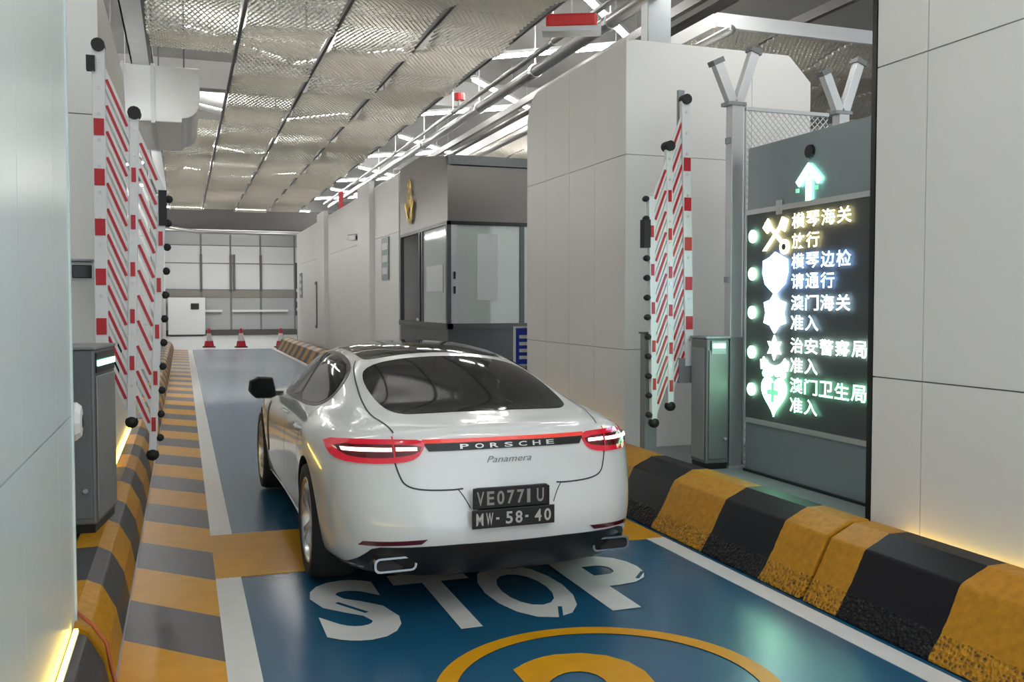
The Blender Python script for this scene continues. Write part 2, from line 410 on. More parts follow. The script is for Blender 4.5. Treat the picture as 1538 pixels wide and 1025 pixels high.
# ------------------------------------------------------------------ ceiling: slab, mesh panels, rails
ceil = MB().box(-9, 14, -1, 52, 6.6, 6.8).build('ceiling', M['slab']); tag(ceil, kind='structure')
PW, PLN = 1.06, 2.40
def mesh_panel_data():
    b = MB(); px, py = 0.0624, 0.060; nx = int((PW - .03) / px); ny = int(PLN / py)
    def zw(y): return 0.055 * math.cos(2 * math.pi * y / PLN) - 0.02 * math.cos(4 * math.pi * y / PLN)
    sw, st = 0.014, 0.015       # strand half width (along y) and tilt height
    for j in range(ny):
        yc = (j + .5) * py
        for i in range(nx * 2):
            x0 = i * px / 2; x1 = x0 + px / 2
            up = (i % 2 == 0)
            ya = yc + (py * .5 if (i % 2) == (j % 2) else -py * .5) * .9
            yb = yc + (py * .5 if (i + 1) % 2 == (j % 2) else -py * .5) * .9
            vs = []
            for (x, y) in ((x0, ya), (x1, yb)):
                y = min(max(y, 0.014), PLN - .014)
                vs += [(x - PW / 2 + .012, y - sw, zw(y) - st), (x - PW / 2 + .012, y + sw, zw(y) + st)]
            b.add(vs, [(0, 2, 3, 1)])
    return b
YC0 = 3.2
XC = [-0.90 + 0.02, 0.165, 1.235, 2.305, 3.375]
proto = None
NP = 0
for c_i, xc in enumerate(XC[1:]):
    for k in range(13):
        yy = YC0 + k * PLN + (0.0, -.55, .25, -.3)[c_i]
        if c_i == 0 and 11.6 < yy < 16.0: continue
        if proto is None:
            proto = mesh_panel_data().build('mesh_panel', M['mesh_metal'], ceil, fix=False); o = proto
        else:
            o = link_copy(proto, ceil)
        o.location = (xc, yy, 4.93)
        NP += 1
for xc in [XC[1] - PW / 2, XC[1] + PW / 2, XC[2] + PW / 2, XC[3] + PW / 2, XC[4] + PW / 2]:
    MB().box(xc - .018, xc + .018, YC0, YC0 + 13 * PLN, 4.94, 5.0).build('ceiling_rail', M['rail_dark'], ceil)
for k in range(0, 13, 2):
    for xc in (XC[1] - PW / 2, XC[2] + PW / 2, XC[4] + PW / 2):
        MB().box(xc - .012, xc + .012, YC0 + k * PLN + 1.2, YC0 + k * PLN + 1.224, 5.0, 6.6).build('hanger', M['rail_dark'], ceil)
# mesh ceiling of the next lane on the right
for i in range(5):
    for k in range(6):
        o = link_copy(proto, ceil); o.location = (6.35 + i * 1.07, 9.45 + k * PLN, 4.93)
MB().box(5.8, 11.2, 9.38, 9.44, 4.86, 5.02).build('ceiling_rail', M['white_plastic'], ceil)
MB().box(5.78, 5.82, 9.44, 24, 4.86, 5.02).build('ceiling_rail', M['white_plastic'], ceil)
for x in (5.9, 7.6, 9.3, 11.0):
    MB().box(x - .04, x + .04, 9.2, 30, 5.3, 5.42).build('joist', M['rail_dark'], ceil)
for k in range(9):
    MB().box(6.2 + k * .55, 6.32 + k * .55, 7.5, 9.2, 5.36, 5.42).build('slat', M['steel'], ceil)
MB().box(5.9, 11.2, 7.1, 9.25, 5.46, 5.6).build('beam', M['slab'], ceil)
# cross beams
for k, y in enumerate((8.0, 20.0, 30.0, 40.0)):
    MB().box(-9, 14, y, y + .35, 6.05, 6.6).build('beam', M['slab'], ceil)
MB().box(-9, 14, 38.5, 39.2, 4.65, 5.4).build('beam', M['rail_dark'], ceil)
MB().box(-9, 14, 45, 45.5, 5.0, 6.6).build('beam', M['slab'], ceil)

# fluorescent tubes in a diagonal grid; over-mesh and far-end rows are added fill
ORD = ['first', 'second', 'third', 'fourth', 'fifth', 'sixth', 'seventh', 'eighth']
lamp_n = {}
def tube_lamp(a, b, label, group, ordinal=True, up=False):
    if ordinal:
        lamp_n[group] = lamp_n.get(group, 0) + 1
        label = label + ', ' + ORD[lamp_n[group] - 1] + ' from the camera'
    a = Vector(a); b = Vector(b)
    t = empty('fluorescent_lamp', a); tag(t, label, 'lamp', group)
    d = b - a
    hz = -.05 if up else .05
    MB().bar((0, 0, hz), d + Vector((0, 0, hz)), .24 if up else .10, .05).build('housing', M['white_plastic'], t)
    MB().bar(d * .01, d * .99, .055, .045).build('tube', M['tube'], t)
    n = d.normalized() * .15
    for e in (n, d - n): MB().bar(e + Vector((0, 0, .07)), e + Vector((0, 0, 6.6 - a.z)), .012).build('hanger', M['steel'], t)
    return t
ZT = 5.7
for k, y in enumerate((0.6, 6.0, 11.25, 16.1, 22.1, 27.5, 33.0)):
    tube_lamp((4.95, y, ZT), (6.80, y + 2.05, ZT), 'lit fluorescent lamp slanting away above the right walls', 'slanting lamps above the right walls')
    tube_lamp((4.75, y + 3.35, ZT), (6.55, y + 2.0, ZT), 'lit fluorescent lamp slanting back towards the lane above the right walls', 'returning lamps above the right walls')
    tube_lamp((-1.0, y + 1.2, ZT), (-2.9, y + 3.2, ZT), 'lit fluorescent lamp in the open ceiling on the left', 'lamps above the left walls')
    tube_lamp((0.1, y + .3, 6.25), (1.8, y + 1.9, 6.25), 'added fluorescent fill lamp above the metal mesh, right-slanting', 'added fill lamps above the mesh ceiling', up=k > 0)  # over-mesh pair added to brighten the mesh bands and the lane
    tube_lamp((2.1, y + 2.1, 6.25), (3.8, y + .5, 6.25), 'added fluorescent fill lamp above the metal mesh, left-slanting', 'added fill lamps above the mesh ceiling, left-slanting', up=k > 0)
    if k > 2: tube_lamp((8.0, y, ZT), (10.2, y + 2.2, ZT), 'lit fluorescent lamp above the next lane on the right', 'lamps above the next lane')
for k in range(5):
    tube_lamp((-1.5, 40.4 + k * 1.7, 5.6), (5.2, 40.4 + k * 1.7, 5.6), 'added fluorescent fill lamp at the far end of the hall', 'added fill lamps at the end of the hall')  # row added to brighten the far floor and end wall

# fill lamps added along the left walls to brighten right walls and floor
for (y0, y1, z, lab) in ((0.6, 3.9, 4.30, 'added linear fill lamp on top of the near left wall'), (8.2, 11.0, 4.25, 'added linear fill lamp on top of the left wall behind the barrier'), (21.8, 27, 4.26, 'added linear fill lamp on the far left wall, nearer half'), (28, 36, 4.26, 'added linear fill lamp on the far left wall, farther half'), (15.8, 20.8, 4.45, 'added linear fill lamp hanging in the gap between the left walls')):
    tube_lamp((-0.80, y0, z), (-0.80, y1, z), lab, 'added fill lamps on the left wall tops', ordinal=False)
# pipes above the right walls
def pipe(pts, r_, m, label, name='pipe', clamps=()):
    t = empty(name, pts[0]); tag(t, label, 'pipe'); o0 = Vector(pts[0])
    MB().tube([Vector(p) - o0 for p in pts], r_, 12).build('run', m, t, smooth=True)
    for c in clamps:
        MB().lathe([(r_ * 1.25, -.05), (r_ * 1.25, .05)], Vector(c) - o0, 'y', 12).lathe([(r_ * 1.02, -.05), (r_ * 1.25, -.05)], Vector(c) - o0, 'y', 12).lathe([(r_ * 1.25, .05), (r_ * 1.02, .05)], Vector(c) - o0, 'y', 12).build('coupling', m, t)
        MB().bar(Vector(c) - o0 + Vector((0, 0, r_)), Vector((c[0], c[1], 6.6)) - o0, .02).build('hanger', M['steel'], t)
    return t
pipe([(5.02, 1.0, 5.18), (5.06, 34, 5.18)], .085, M['pipe'], 'thick shiny pipe running along the lane above the right walls', clamps=[(5.03, y, 5.18) for y in (6, 10.6, 13.2, 16, 20, 25)])
pipe([(4.82, 1.0, 5.28), (4.86, 34, 5.28)], .04, M['pipe'], 'thin pipe beside the thick shiny pipe above the right walls', clamps=[(4.83, y, 5.28) for y in (8, 12, 17, 22)])
pipe([(5.75, 9.0, 4.72), (5.75, 30, 4.72)], .05, M['pipe'], 'thin pipe behind the middle right wall, level with its top')
pipe([(-1.6, 37.5, 6.6), (-1.6, 37.5, 4.85), (-1.4, 37.45, 4.72), (0.6, 37.3, 4.4), (5.5, 37.3, 4.4)], .07, M['pipe'], 'white pipe crossing the lane at the end of the mesh ceiling')
pipe([(6.18, 9.6, 5.3), (6.18, 30, 5.3)], .06, M['rail_dark'], 'dark pipe above the next lane')

# ------------------------------------------------------------------ steel columns
t = empty('steel_column', (5.11, 9.6, 4.24)); tag(t, 'light grey steel post rising from the middle right wall to the ceiling', 'column')
MB().box(-.115, .115, -.10, .10, 0, 2.36).build('post', M['steel'], t); MB().box(-.18, .18, -.16, .16, 0, .02).build('base_plate', M['steel'], t)
MB().box(-.14, .14, -.13, -.10, 0, 2.36).build('flange', M['cabinet_light'], t)
# ------------------------------------------------------------------ left ducts
t = empty('air_duct', (-0.25, 13.0, 4.05)); tag(t, 'shiny rectangular air duct with a rounded end below the left ceiling', 'duct')
pr = [(-.75, 0), (.28, 0)] + arc(.28, .28, .22, -90, 0, 5) + [(.50, .72), (-.75, .72)]
MB().prism([(x, 0, z) for x, z in pr], (0, 2.4, 0)).build('casing', M['duct'], t, bevel=.01)
MB().box(-.1, -.05, -.03, 2.43, -.02, .74).build('flange', M['steel'], t); MB().box(-.45, -.42, -.03, 2.43, -.02, .74).build('flange', M['steel'], t)
for hx in (-.6, .3): MB().box(hx, hx + .02, .4, .42, .72, 2.55).build('hanger', M['rail_dark'], t)
t = empty('air_duct', (-1.35, 9.0, 4.9)); tag(t, 'ribbed white duct above the top of the left wall', 'duct')
MB().box(-.6, .35, 0, 3.7, 0, .5).build('casing', M['duct'], t)
for k in range(6): MB().box(-.63, .38, k * .7, k * .7 + .06, -.03, .53).build('rib', M['steel'], t)
t = empty('cable_tray', (-.50, 5.0, 5.15)); tag(t, 'grey cable tray hanging beside the left edge of the mesh ceiling', 'cable tray')
MB().box(-.15, .15, 0, 30, 0, .02).box(-.15, -.13, 0, 30, 0, .1).box(.13, .15, 0, 30, 0, .1).build('tray', M['steel'], t)
for k in range(7): MB().box(-.01, .01, k * 4.5 + .5, k * 4.5 + .52, .1, 1.45).build('hanger', M['rail_dark'], t)
# ------------------------------------------------------------------ red beacon above the lane
t = empty('warning_lamp', (3.92, 9.2, 4.58)); tag(t, 'red box-shaped warning lamp hanging by the mesh ceiling edge', 'lamp')
t.rotation_euler = (0, 0, R(-25))
MB().box(-.27, .27, -.08, .08, .02, .17).build('lens', M['red'], t, bevel=.03)
MB().box(-.31, .31, -.12, .12, -.03, .02).build('base', M['steel'], t)
MB().box(-.01, .01, -.01, .01, .17, 2.0).build('hanger', M['steel'], t)
t = empty('red_sprinkler_valve', (4.845, 16.6, 5.425)); tag(t, 'small red valve on the pipes above the booth', 'valve')
MB().lathe([(0.0, 0), (.1, 0), (.1, .12), (0, .12)], n=12).build('wheel', M['red'], t); MB().tube([(0, 0, -.10), (0, 0, 0)], .03, 8).build('stem', M['pipe'], t)
t = empty('warning_post', (4.3, 26.8, 4.30)); tag(t, 'narrow red upright on top of the far right wall', 'post')
MB().box(-.06, .06, -.06, .06, .02, .58).build('upright', M['red'], t); MB().box(-.1, .1, -.1, .1, 0, .02).build('foot', M['steel'], t)

# ------------------------------------------------------------------ folding fence barriers
def barrier(loc, rails, sgn, nsl, slope, labels):
    """rails: [(xtop, ztop, xbot, zbot)] from the post outwards; all in the plane y=0 of the thing"""
    t = empty('folding_barrier', loc); tag(t, labels[0], 'barrier', 'raised folding barriers')
    def rx(r_, z): return r_[0] + (r_[2] - r_[0]) * (r_[1] - z) / (r_[1] - r_[3])
    for n, r_ in enumerate(rails):
        wd = (.085, .06, .055)[n]
        rail = MB().bar((r_[0], 0, r_[1]), (r_[2], 0, r_[3]), wd, .05, up=(0, 1, 0)).build('rail', M['white_plastic'], t, bevel=.006)
        k = 0; z = r_[1] - (.55, .42, .30)[n]
        while z > r_[3] + .12:
            x = rx(r_, z); hb = (.115, .10, .10)[n]; wb = (.066, .030, .028)[n]
            MB().box(x - wb / 2, x + wb / 2, -.032, -.024, z - hb / 2, z + hb / 2).build('reflector', M['red_reflector'], rail)
            z -= (.345, .33, .33)[n]
        if n < 2: MB().lathe([(0, -.05), (.045, -.05), (.045, .05), (0, .05)], (r_[0], 0, r_[1] + .01), 'y', 12).build('end_cap', M['rubber'], rail)
    for n in (0, 1):
        a, b = rails[n], rails[n + 1]
        for k in range(nsl):
            za = a[1] - .10 - k * .18; 
            xa = rx(a, za); dx = rx(b, za) - xa; zb = za - abs(dx) * slope
            for _ in range(4): dx = rx(b, zb) - xa; zb = za - abs(dx) * slope
            if zb < b[3] + .02 or za < a[3]: continue
            p, q = Vector((xa, .0, za)), Vector((xa + dx, .0, zb))
            off = Vector((0, -.012 if n else .0, 0))
            s = MB().bar(p + off, q + off, .055, .012, up=(0, 1, 0)).build('slat', M['white_plastic'], t)
            p2, q2 = p.lerp(q, .22), p.lerp(q, .80); o2 = off + Vector((0, -.009, 0))
            MB().bar(p2 + o2, q2 + o2, .019, .006, up=(0, 1, 0)).build('reflector', M['red_reflector'], s)
            MB().lathe([(0, -.03), (.012, -.03), (.012, .02), (0, .02)], p, 'y', 8).build('pivot', M['steel'], s)
    c = rails[2]; z = c[1] - .02
    while z > c[3]:
        x = rx(c, z) + sgn * .045
        MB().lathe([(0, -.03), (.022, -.028), (.028, 0), (.022, .028), (0, .03)], (x, 0, z), 'y', 10).build('rubber_foot', M['rubber'], t, smooth=True)
        z -= .17
    MB().lathe([(0, -.035), (.04, -.03), (.045, 0), (.04, .03), (0, .035)], (c[2], 0, c[3]), 'y', 12).build('end_cap', M['rubber'], t, smooth=True)
    MB().lathe([(0, -.035), (.04, -.03), (.045, 0), (.04, .03), (0, .035)], (rails[1][2], 0, rails[1][3]), 'y', 12).build('end_cap', M['rubber'], t, smooth=True)
    return t, rx
t, rx = barrier((0, 7.1, 0), [(-.525, 3.47, -.535, 1.15), (-.300, 3.02, -.350, .86), (-.125, 2.46, -.215, .62)], 1, 13, 2.45,
                ['red and white folding lattice barrier standing raised on the left of the lane'])
MB().box(-.62, -.46, -.45, .06, 1.0, 1.22).build('pivot_arm', M['cabinet_light'], t)
MB().tube([(-.44, .03, 1.55), (-.41, .03, 1.43), (-.44, .04, 1.32), (-.45, .03, 1.2)], .02, 8).build('cable', M['rubber'], t)
MB().box(-.60, -.545, -.06, .0, 3.30, 3.40).build('stop_block', M['rubber'], t)
MB().box(-.15, -.095, -.04, .04, 2.25, 2.50).build('stop_block', M['rubber'], t)
t, rx = barrier((0, 7.22, 0), [(4.145, 3.46, 4.20, 1.15), (3.985, 3.05, 4.02, .80), (3.815, 2.62, 3.86, .66)], -1, 14, 2.6,
                ['red and white folding lattice barrier standing raised on the right beside the white wall'])
MB().box(4.10, 4.30, -.02, .06, 1.0, 1.22).build('pivot_arm', M['cabinet_light'], t)
MB().box(4.10, 4.16, .03, .06, 3.2, 3.56).build('top_stop', M['cabinet_light'], t)
MB().box(3.74, 3.80, -.04, .04, 2.18, 2.42).build('stop_block', M['rubber'], t)

def cabinet(loc, rz, w_, d_, h_, lampside, label):
    """barrier machine: two-tone housing, lit strip near the top"""
    t = empty('barrier_cabinet', loc, rz); tag(t, label, 'cabinet', 'barrier machine cabinets')
    MB().box(0, w_, 0, d_, .05, h_ - .02).build('body', M['cabinet'], t, bevel=.012)
    MB().box(-.01, w_ + .01, -.01, d_ + .01, h_ - .02, h_).build('lid', M['cabinet_light'], t, bevel=.006)
    MB().box(.01, w_ - .01, .01, d_ - .01, 0, .05).build('plinth', M['black'], t)
    door = MB().box(.02, w_ - .02, -.012, -.002, .09, h_ - .12).build('door', M['cabinet'], t, bevel=.003)
    MB().lathe([(0, -.03), (.014, -.03), (.014, -.012), (0, -.012)], (w_ * .8, 0, h_ * .23), 'y', 10).build('lock', M['steel'], door)
    if lampside == 'right':
        MB().box(w_ + .001, w_ + .008, .03, d_ - .03, h_ - .16, h_ - .04).build('lamp_bezel', M['black'], t)
        MB().box(w_ + .004, w_ + .016, .05, d_ - .05, h_ - .12, h_ - .085).build('status_light', M['green_led'], t)
        MB().box(w_ + .001, w_ + .010, .03, d_ - .03, .08, h_ - .18).build('side_panel', M['cabinet_light'], t, bevel=.003)
    else:
        MB().box(.04, w_ - .04, -.018, -.010, h_ - .15, h_ - .04).build('lamp_bezel', M['cabinet_light'], t)
        MB().box(.05, w_ - .05, -.026, -.016, h_ - .10, h_ - .062).build('status_light', M['green_led'], t)
        MB().box(-.010, -.001, .03, d_ - .03, .08, h_ - .10).build('side_panel', M['cabinet_light'], t, bevel=.003)
    return t
cabinet((-0.77, 6.10, .322), R(-8), .27, .55, 1.12, 'right', 'grey barrier machine cabinet with a green status light, left of the lane')
cabinet((4.19, 6.90, .28), R(-3), .215, .28, 1.14, 'front', 'grey barrier machine cabinet with a green status light, beside the lit display')
t = empty('speaker_pod', (-.50, 4.58, 1.17)); tag(t, 'white round pod with a dark centre at the edge of the near left wall', 'speaker')
MB().lathe([(0, -.03), (.075, -.03), (.088, -.015), (.088, .015), (.07, .035), (.032, .04), (.032, .025), (0, .025)], (.03, 0, 0), 'x', 10).build('housing', M['white_plastic'], t)
MB().lathe([(0, .042), (.03, .042), (.03, .025)], (.03, 0, 0), 'x', 12).build('grille', M['rubber'], t)
MB().box(-.02, .02, -.128, -.04, -.02, .02).build('bracket', M['steel'], t)

t = empty('rest_post', (3.93, 7.45, .28)); tag(t, 'short grey post under the raised right barrier', 'post')
MB().box(-.06, .06, -.05, .05, 0.015, 1.15).build('post', M['cabinet_light'], t, bevel=.006); MB().box(-.10, .10, -.09, .09, 0, .015).build('base_plate', M['steel'], t); MB().box(-.07, .07, -.06, .06, 1.15, 1.165).build('cap', M['cabinet'], t)
def wall_camera(loc, rz, label, s=1.0):
    t = empty('security_camera', loc, rz); tag(t, label, 'camera'); t.scale = (s, s, s)
    MB().box(-.08, .08, -.20, .12, -.06, .07).build('housing', M['white_plastic'], t, bevel=.02)
    MB().box(-.065, .065, -.212, -.198, -.05, .045).build('window', M['black'], t, bevel=.006)
    MB().box(-.095, .095, -.26, .14, .07, .085).build('sun_shield', M['cabinet_light'], t, bevel=.004)
    MB().box(-.03, .03, .10, .30, -.03, .0).build('bracket', M['white_plastic'], t)
    return t
wall_camera((-.71, 7.52, 1.93), R(10), 'boxy security camera on the left wall above the cabinet')
wall_camera((3.98, 22.9, 3.3), R(20), 'small dark-faced security camera high on the far right wall')

# ------------------------------------------------------------------ Y-topped fence
def ypost(x, y, label, z0=.28, zt=3.42):
    t = empty('fence_post', (x, y, z0)); tag(t, label, 'fence post', 'Y-topped fence posts')
    h = zt - z0
    MB().box(-.055, .055, -.05, .05, 0, h).build('post', M['steel'], t, bevel=.004)
    MB().box(-.09, .09, -.09, .09, 0, .015).build('base_plate', M['steel'], t)
    MB().box(-.10, .08, -.06, .06, h - .03, h).build('collar', M['cabinet_light'], t)
    for s, ln in ((-1, .34), (1, .46)):
        a = MB().bar((s * .02, 0, h - .02), (s * .19, 0, h + ln), .085, .07, up=(0, 1, 0)).build('arm', M['steel'], t, bevel=.004)
        d = Vector((s * .17, 0, ln + .02)).normalized(); e = Vector((s * .19, 0, h + ln))
        MB().bar(e - d * .03, e + d * .015, .11, .095, up=(0, 1, 0)).build('cap', M['cabinet'], a)
    if x < 5: MB().box(-.062, .062, -.062, .062, .015, 1.13).build('guard_channel', M['cabinet_light'], t, bevel=.004)
    for z in (1.6, h - .35):
        MB().box(-.075, -.045, -.03, .03, z, z + .05).build('clip', M['cabinet_light'], t)
    return t
ypost(4.495, 6.98, 'galvanised Y-topped fence post between the grey cabinet and the lit display')
ypost(5.60, 6.98, 'galvanised Y-topped fence post rising behind the top of the lit display')
t = empty('chain_link_fence', (4.60, 6.98, .28)); tag(t, 'chain-link fence panel behind the lit display', 'fence')
b = MB(); W_, H_ = 0.86, 3.1; p = .058
def wire(b, a, c): b.bar(a, c, .006, .006, up=(0, 1, 0))
k = -int(H_ / p) - 1
while k * p < W_:
    x0 = k * p
    t0 = max(0, -x0); t1 = min(H_, W_ - x0)
    if t1 > t0: wire(b, (x0 + t0, 0, t0), (x0 + t1, 0, t1)); wire(b, (W_ - x0 - t0, .006, t0), (W_ - x0 - t1, .006, t1))
    k += 1
tag(b.build('wire_mesh', M['steel'], t), kind='stuff')
MB().bar((0, 0, H_), (W_, 0, H_), .03).build('top_wire', M['steel'], t); MB().bar((0, 0, .03), (W_, 0, .03), .03).build('bottom_wire', M['steel'], t)
MB().box(-.0, .012, -.01, .01, 0, H_).build('tension_bar', M['steel'], t)

# ------------------------------------------------------------------ lit display board
SX = 4.50
t = empty('display_board', (SX, 6.78, .28)); tag(t, 'tall grey metal board with a lit screen of green dots and text', 'display board')
def sy(y): return 6.78 - y          # local: board runs from y=0 (far) to -1.9 (near)
MB().box(0, .16, -1.95, 0, 0, 2.72).build('housing', M['sign_metal'], t, bevel=.008)
scr = MB().box(-.012, -.001, -1.92, -.015, .46, 2.16).build('screen', M['display'], t)
MB().box(-.02, 0, -1.94, -.0, 2.16, 2.20).build('screen_frame', M['steel'], t); MB().box(-.02, 0, -1.94, -.0, .42, .46).build('screen_frame', M['steel'], t)
MB().box(-.02, 0, -.015, 0, .46, 2.16).build('screen_frame', M['steel'], t)
MB().box(-.03, -.012, -.50, -.44, 2.13, 2.24).build('latch', M['steel'], t)
MB().box(-.02, .18, -1.95, .0, -.0, .02).build('foot', M['black'], t)
MB().lathe([(0, -.02), (.05, -.02), (.055, 0)], (0, -.83, 2.57), 'x', 12).build('sensor', M['black'], t)
def em(name, c, s): return mat(name, (0.8, 0.8, 0.8), .5, emit=c, es=s)
M['e_y'] = em('led_yellow', (1.0, 0.84, 0.38), 4.4); M['e_b'] = em('led_blue', (0.36, 0.58, 1.0), 4.8)
M['e_w'] = em('led_ice', (0.62, 0.86, 1.0), 4.0); M['e_g'] = em('led_pale_green', (0.72, 1.0, 0.84), 3.8)
M['e_gr'] = em('led_green', (0.36, 1.0, 0.58), 4.6); M['e_dot'] = em('led_dot_green', (0.50, 1.0, 0.66), 5.5)
M['e_ar'] = em('led_arrow', (0.40, 1.0, 0.80), 3.4); M['e_cross'] = em('led_cross', (0.02, 0.55, 0.22), 0.7)
LX = -.036
def plate2d(name, poly, m, parent, x=LX, th=.012):
    """poly in (u, z): u to the reader's right = -Y"""
    return MB().prism([(x, -u, z) for u, z in poly], (th, 0, 0)).build(name, m, parent)
def disc(name, u, z, r_, m, parent, x=LX, n=24): return plate2d(name, [(u + r_ * math.cos(2 * math.pi * k / n), z + r_ * math.sin(2 * math.pi * k / n)) for k in range(n)], m, parent, x)
def glyphs(name, txt, u, z, cw, chh, m, parent):
    b = MB()
    for i, ch in enumerate(txt):
        vs, fs = fit_text(ch, cw * .88, chh, .012, .0)
        b.add([(LX, -(u + i * cw + v.x), z + v.y) for v in vs], fs)
    return b.build(name, m, parent, fix=False)
rows = [(2.255, 'e_y', '横琴海关', '放行'), (1.945, 'e_b', '横琴边检', '请通行'), (1.625, 'e_w', '澳门海关', '准入'), (1.295, 'e_g', '治安警察局', '准入'), (.985, 'e_gr', '澳门卫生局', '准入')]
for i, (z, e, a, b_) in enumerate(rows):
    zz = z - .28
    disc('status_dot', .125, zz, .052, M['e_dot'], t)
    glyphs('screen_text', a, .66, zz + .022, .176, .118, M[e], t)
    glyphs('screen_text', b_, .66, zz - .132, .176, .118, M[e], t)
    u = .44
    if i == 0:
        for s in (1, -1):
            plate2d('emblem', [(u - .15 * s - .018, zz - .13), (u - .15 * s + .022, zz - .13), (u + .12 * s + .022, zz + .10), (u + .12 * s - .022, zz + .10)], M[e], t, LX - .001 * s)
        plate2d('emblem', [(u - .17, zz + .06), (u - .10, zz + .13), (u - .05, zz + .06), (u - .11, zz + .01)], M[e], t)
        plate2d('emblem', [(u + .04, zz + .05), (u + .09, zz + .13), (u + .16, zz + .10), (u + .12, zz + .01)], M[e], t)
        disc('emblem', u + .12, zz - .11, .058, M[e], t); disc('emblem', u + .12, zz - .11, .026, M['display'], t, LX - .004)
    elif i == 1:
        plate2d('emblem', [(u, zz + .165)] + [(u + .16, zz + .10), (u + .165, zz + .0), (u + .13, zz - .09), (u, zz - .175), (u - .13, zz - .09), (u - .165, zz), (u - .16, zz + .10), (u - .07, zz + .125)], M[e], t)
    elif i == 2:
        plate2d('emblem', [(u + (.165 if k % 2 == 0 else .118) * math.sin(math.pi * k / 6), zz + (.165 if k % 2 == 0 else .118) * math.cos(math.pi * k / 6)) for k in range(12)], M[e], t)
    elif i == 3:
        plate2d('emblem', [(u + (.10 if k % 2 == 0 else .052) * math.sin(math.pi * k / 6), zz + .05 + (.10 if k % 2 == 0 else .052) * math.cos(math.pi * k / 6)) for k in range(12)], M[e], t)
        ou = [(u + .17 * math.cos(R(a2)), zz - .02 + .13 * math.sin(R(a2))) for a2 in range(200, 341, 14)]
        inn = [(u + .15 * math.cos(R(a2)), zz + .005 + .10 * math.sin(R(a2))) for a2 in range(340, 199, -14)]
        plate2d('emblem', ou + inn, M[e], t)
        for s in (-1, 1): plate2d('emblem', [(u + s * .12, zz - .06), (u + s * .18, zz - .05), (u + s * .175, zz - .13), (u + s * .145, zz - .13)], M[e], t)
    else:
        heart = []
        for k in range(40):
            a2 = 2 * math.pi * k / 40
            heart.append((u + .165 * math.sin(a2) ** 3, zz - .01 + .011 * (13 * math.cos(a2) - 5 * math.cos(2 * a2) - 2 * math.cos(3 * a2) - math.cos(4 * a2))))
        plate2d('emblem', heart, M[e], t)
        plate2d('emblem', [(u - .02, zz - .08), (u + .02, zz - .08), (u + .02, zz - .02), (u + .075, zz - .02), (u + .075, zz + .02), (u + .02, zz + .02), (u + .02, zz + .08), (u - .02, zz + .08), (u - .02, zz + .02), (u - .075, zz + .02), (u - .075, zz - .02), (u - .02, zz - .02)], M['e_cross'], t, LX - .006)
        for k in (-1.4, -.5, .5, 1.4): disc('emblem', u + k * .085, zz + .165 - abs(k) * .012, .032, M[e], t)
u, zz = .83, 2.63 - .28
plate2d('arrow', [(u, zz + .135), (u + .15, zz + .005), (u + .112, zz - .035), (u, zz + .07), (u - .112, zz - .035), (u - .15, zz + .005)], M['e_ar'], t, -.022)
plate2d('arrow', [(u - .026, zz + .03), (u + .026, zz + .03), (u + .026, zz - .15), (u - .026, zz - .15)], M['e_ar'], t, -.022)
for s in (-1, 1): plate2d('arrow_lamp', [(u + s * .10, zz - .05), (u + s * .13, zz - .05), (u + s * .13, zz - .08), (u + s * .10, zz - .08)], M['e_cross'], t)

# ------------------------------------------------------------------ booth
BX, BY0, BY1 = 4.10, 14.76, 18.3
t = empty('inspection_booth', (BX, BY0, .28)); tag(t, 'inspection booth with taupe fascia and large framed windows behind the car', 'booth')
def bb(name, x0, x1, y0, y1, z0, z1, m, bevel=0, par=None): return MB().box(x0, x1, y0, y1, z0 - .28, z1 - .28).build(name, m, par or t, bevel=bevel)
bb('base_wall', 0, 2.2, 0, 3.5, .28, 1.28, M['booth_frame'])
fa = MB()
fa.prism([(0, 0, 3.05 - .28), (0, 0, 4.10 - .28), (0, 1.8, 4.36 - .28), (0, 3.5, 4.36 - .28), (0, 3.5, 3.05 - .28)], (.06, 0, 0)).build('fascia', M['taupe'], t)
bb('fascia', 0.06, 2.2, 0, .06, 3.05, 3.95, M['taupe']); bb('fascia', .0, 2.2, -.03, .06, 3.97, 4.12, M['booth_frame'])
bb('roof', 0.06, 2.2, 0.06, 3.5, 3.9, 4.0, M['booth_frame'])
bb('window_head', -.01, 2.2, -.02, .05, 2.99, 3.05, M['black']); bb('window_head', -.02, .05, -.02, 3.5, 2.99, 3.05, M['black'])
bb('sill', -.02, 2.2, -.04, .08, 1.28, 1.37, M['booth_frame']); bb('sill', -.04, .08, -.04, 3.5, 1.28, 1.37, M['booth_frame'])
for y in (0.0, 1.66, 1.86, 3.42): bb('mullion', -.015, .055, y, y + .08, 1.37, 2.99, M['booth_frame'])
bb('mullion', 0.055, .16, -.015, .055, 1.37, 2.99, M['steel']); bb('mullion', 1.25, 1.33, -.015, .055, 1.37, 2.99, M['booth_frame'])
bb('mullion', 2.1, 2.2, -.015, .055, 1.37, 2.99, M['booth_frame'])
bb('handle', .09, .12, -.05, -.015, 1.86, 1.98, M['black']); bb('handle', .09, .12, -.05, -.015, 2.1, 2.22, M['black'])
for (x0, x1) in ((.16, 1.25), (1.33, 2.1)): bb('pane', x0, x1, .01, .03, 1.37, 2.99, M['booth_glass'])
bb('pane', .01, .03, .08, 1.66, 1.37, 2.99, M['booth_glass'])
bb('sticker', .50, .86, .0, .008, 1.75, 2.85, M['booth_white'])
bb('sticker', .0, .008, .3, 1.4, 1.9, 2.35, M['booth_white'])
bb('inner_wall', .5, 2.1, 3.3, 3.45, 1.3, 3.0, M['booth_white'])
bb('counter', .1, 2.0, 2.0, 2.6, 1.3, 1.42, M['booth_white'])
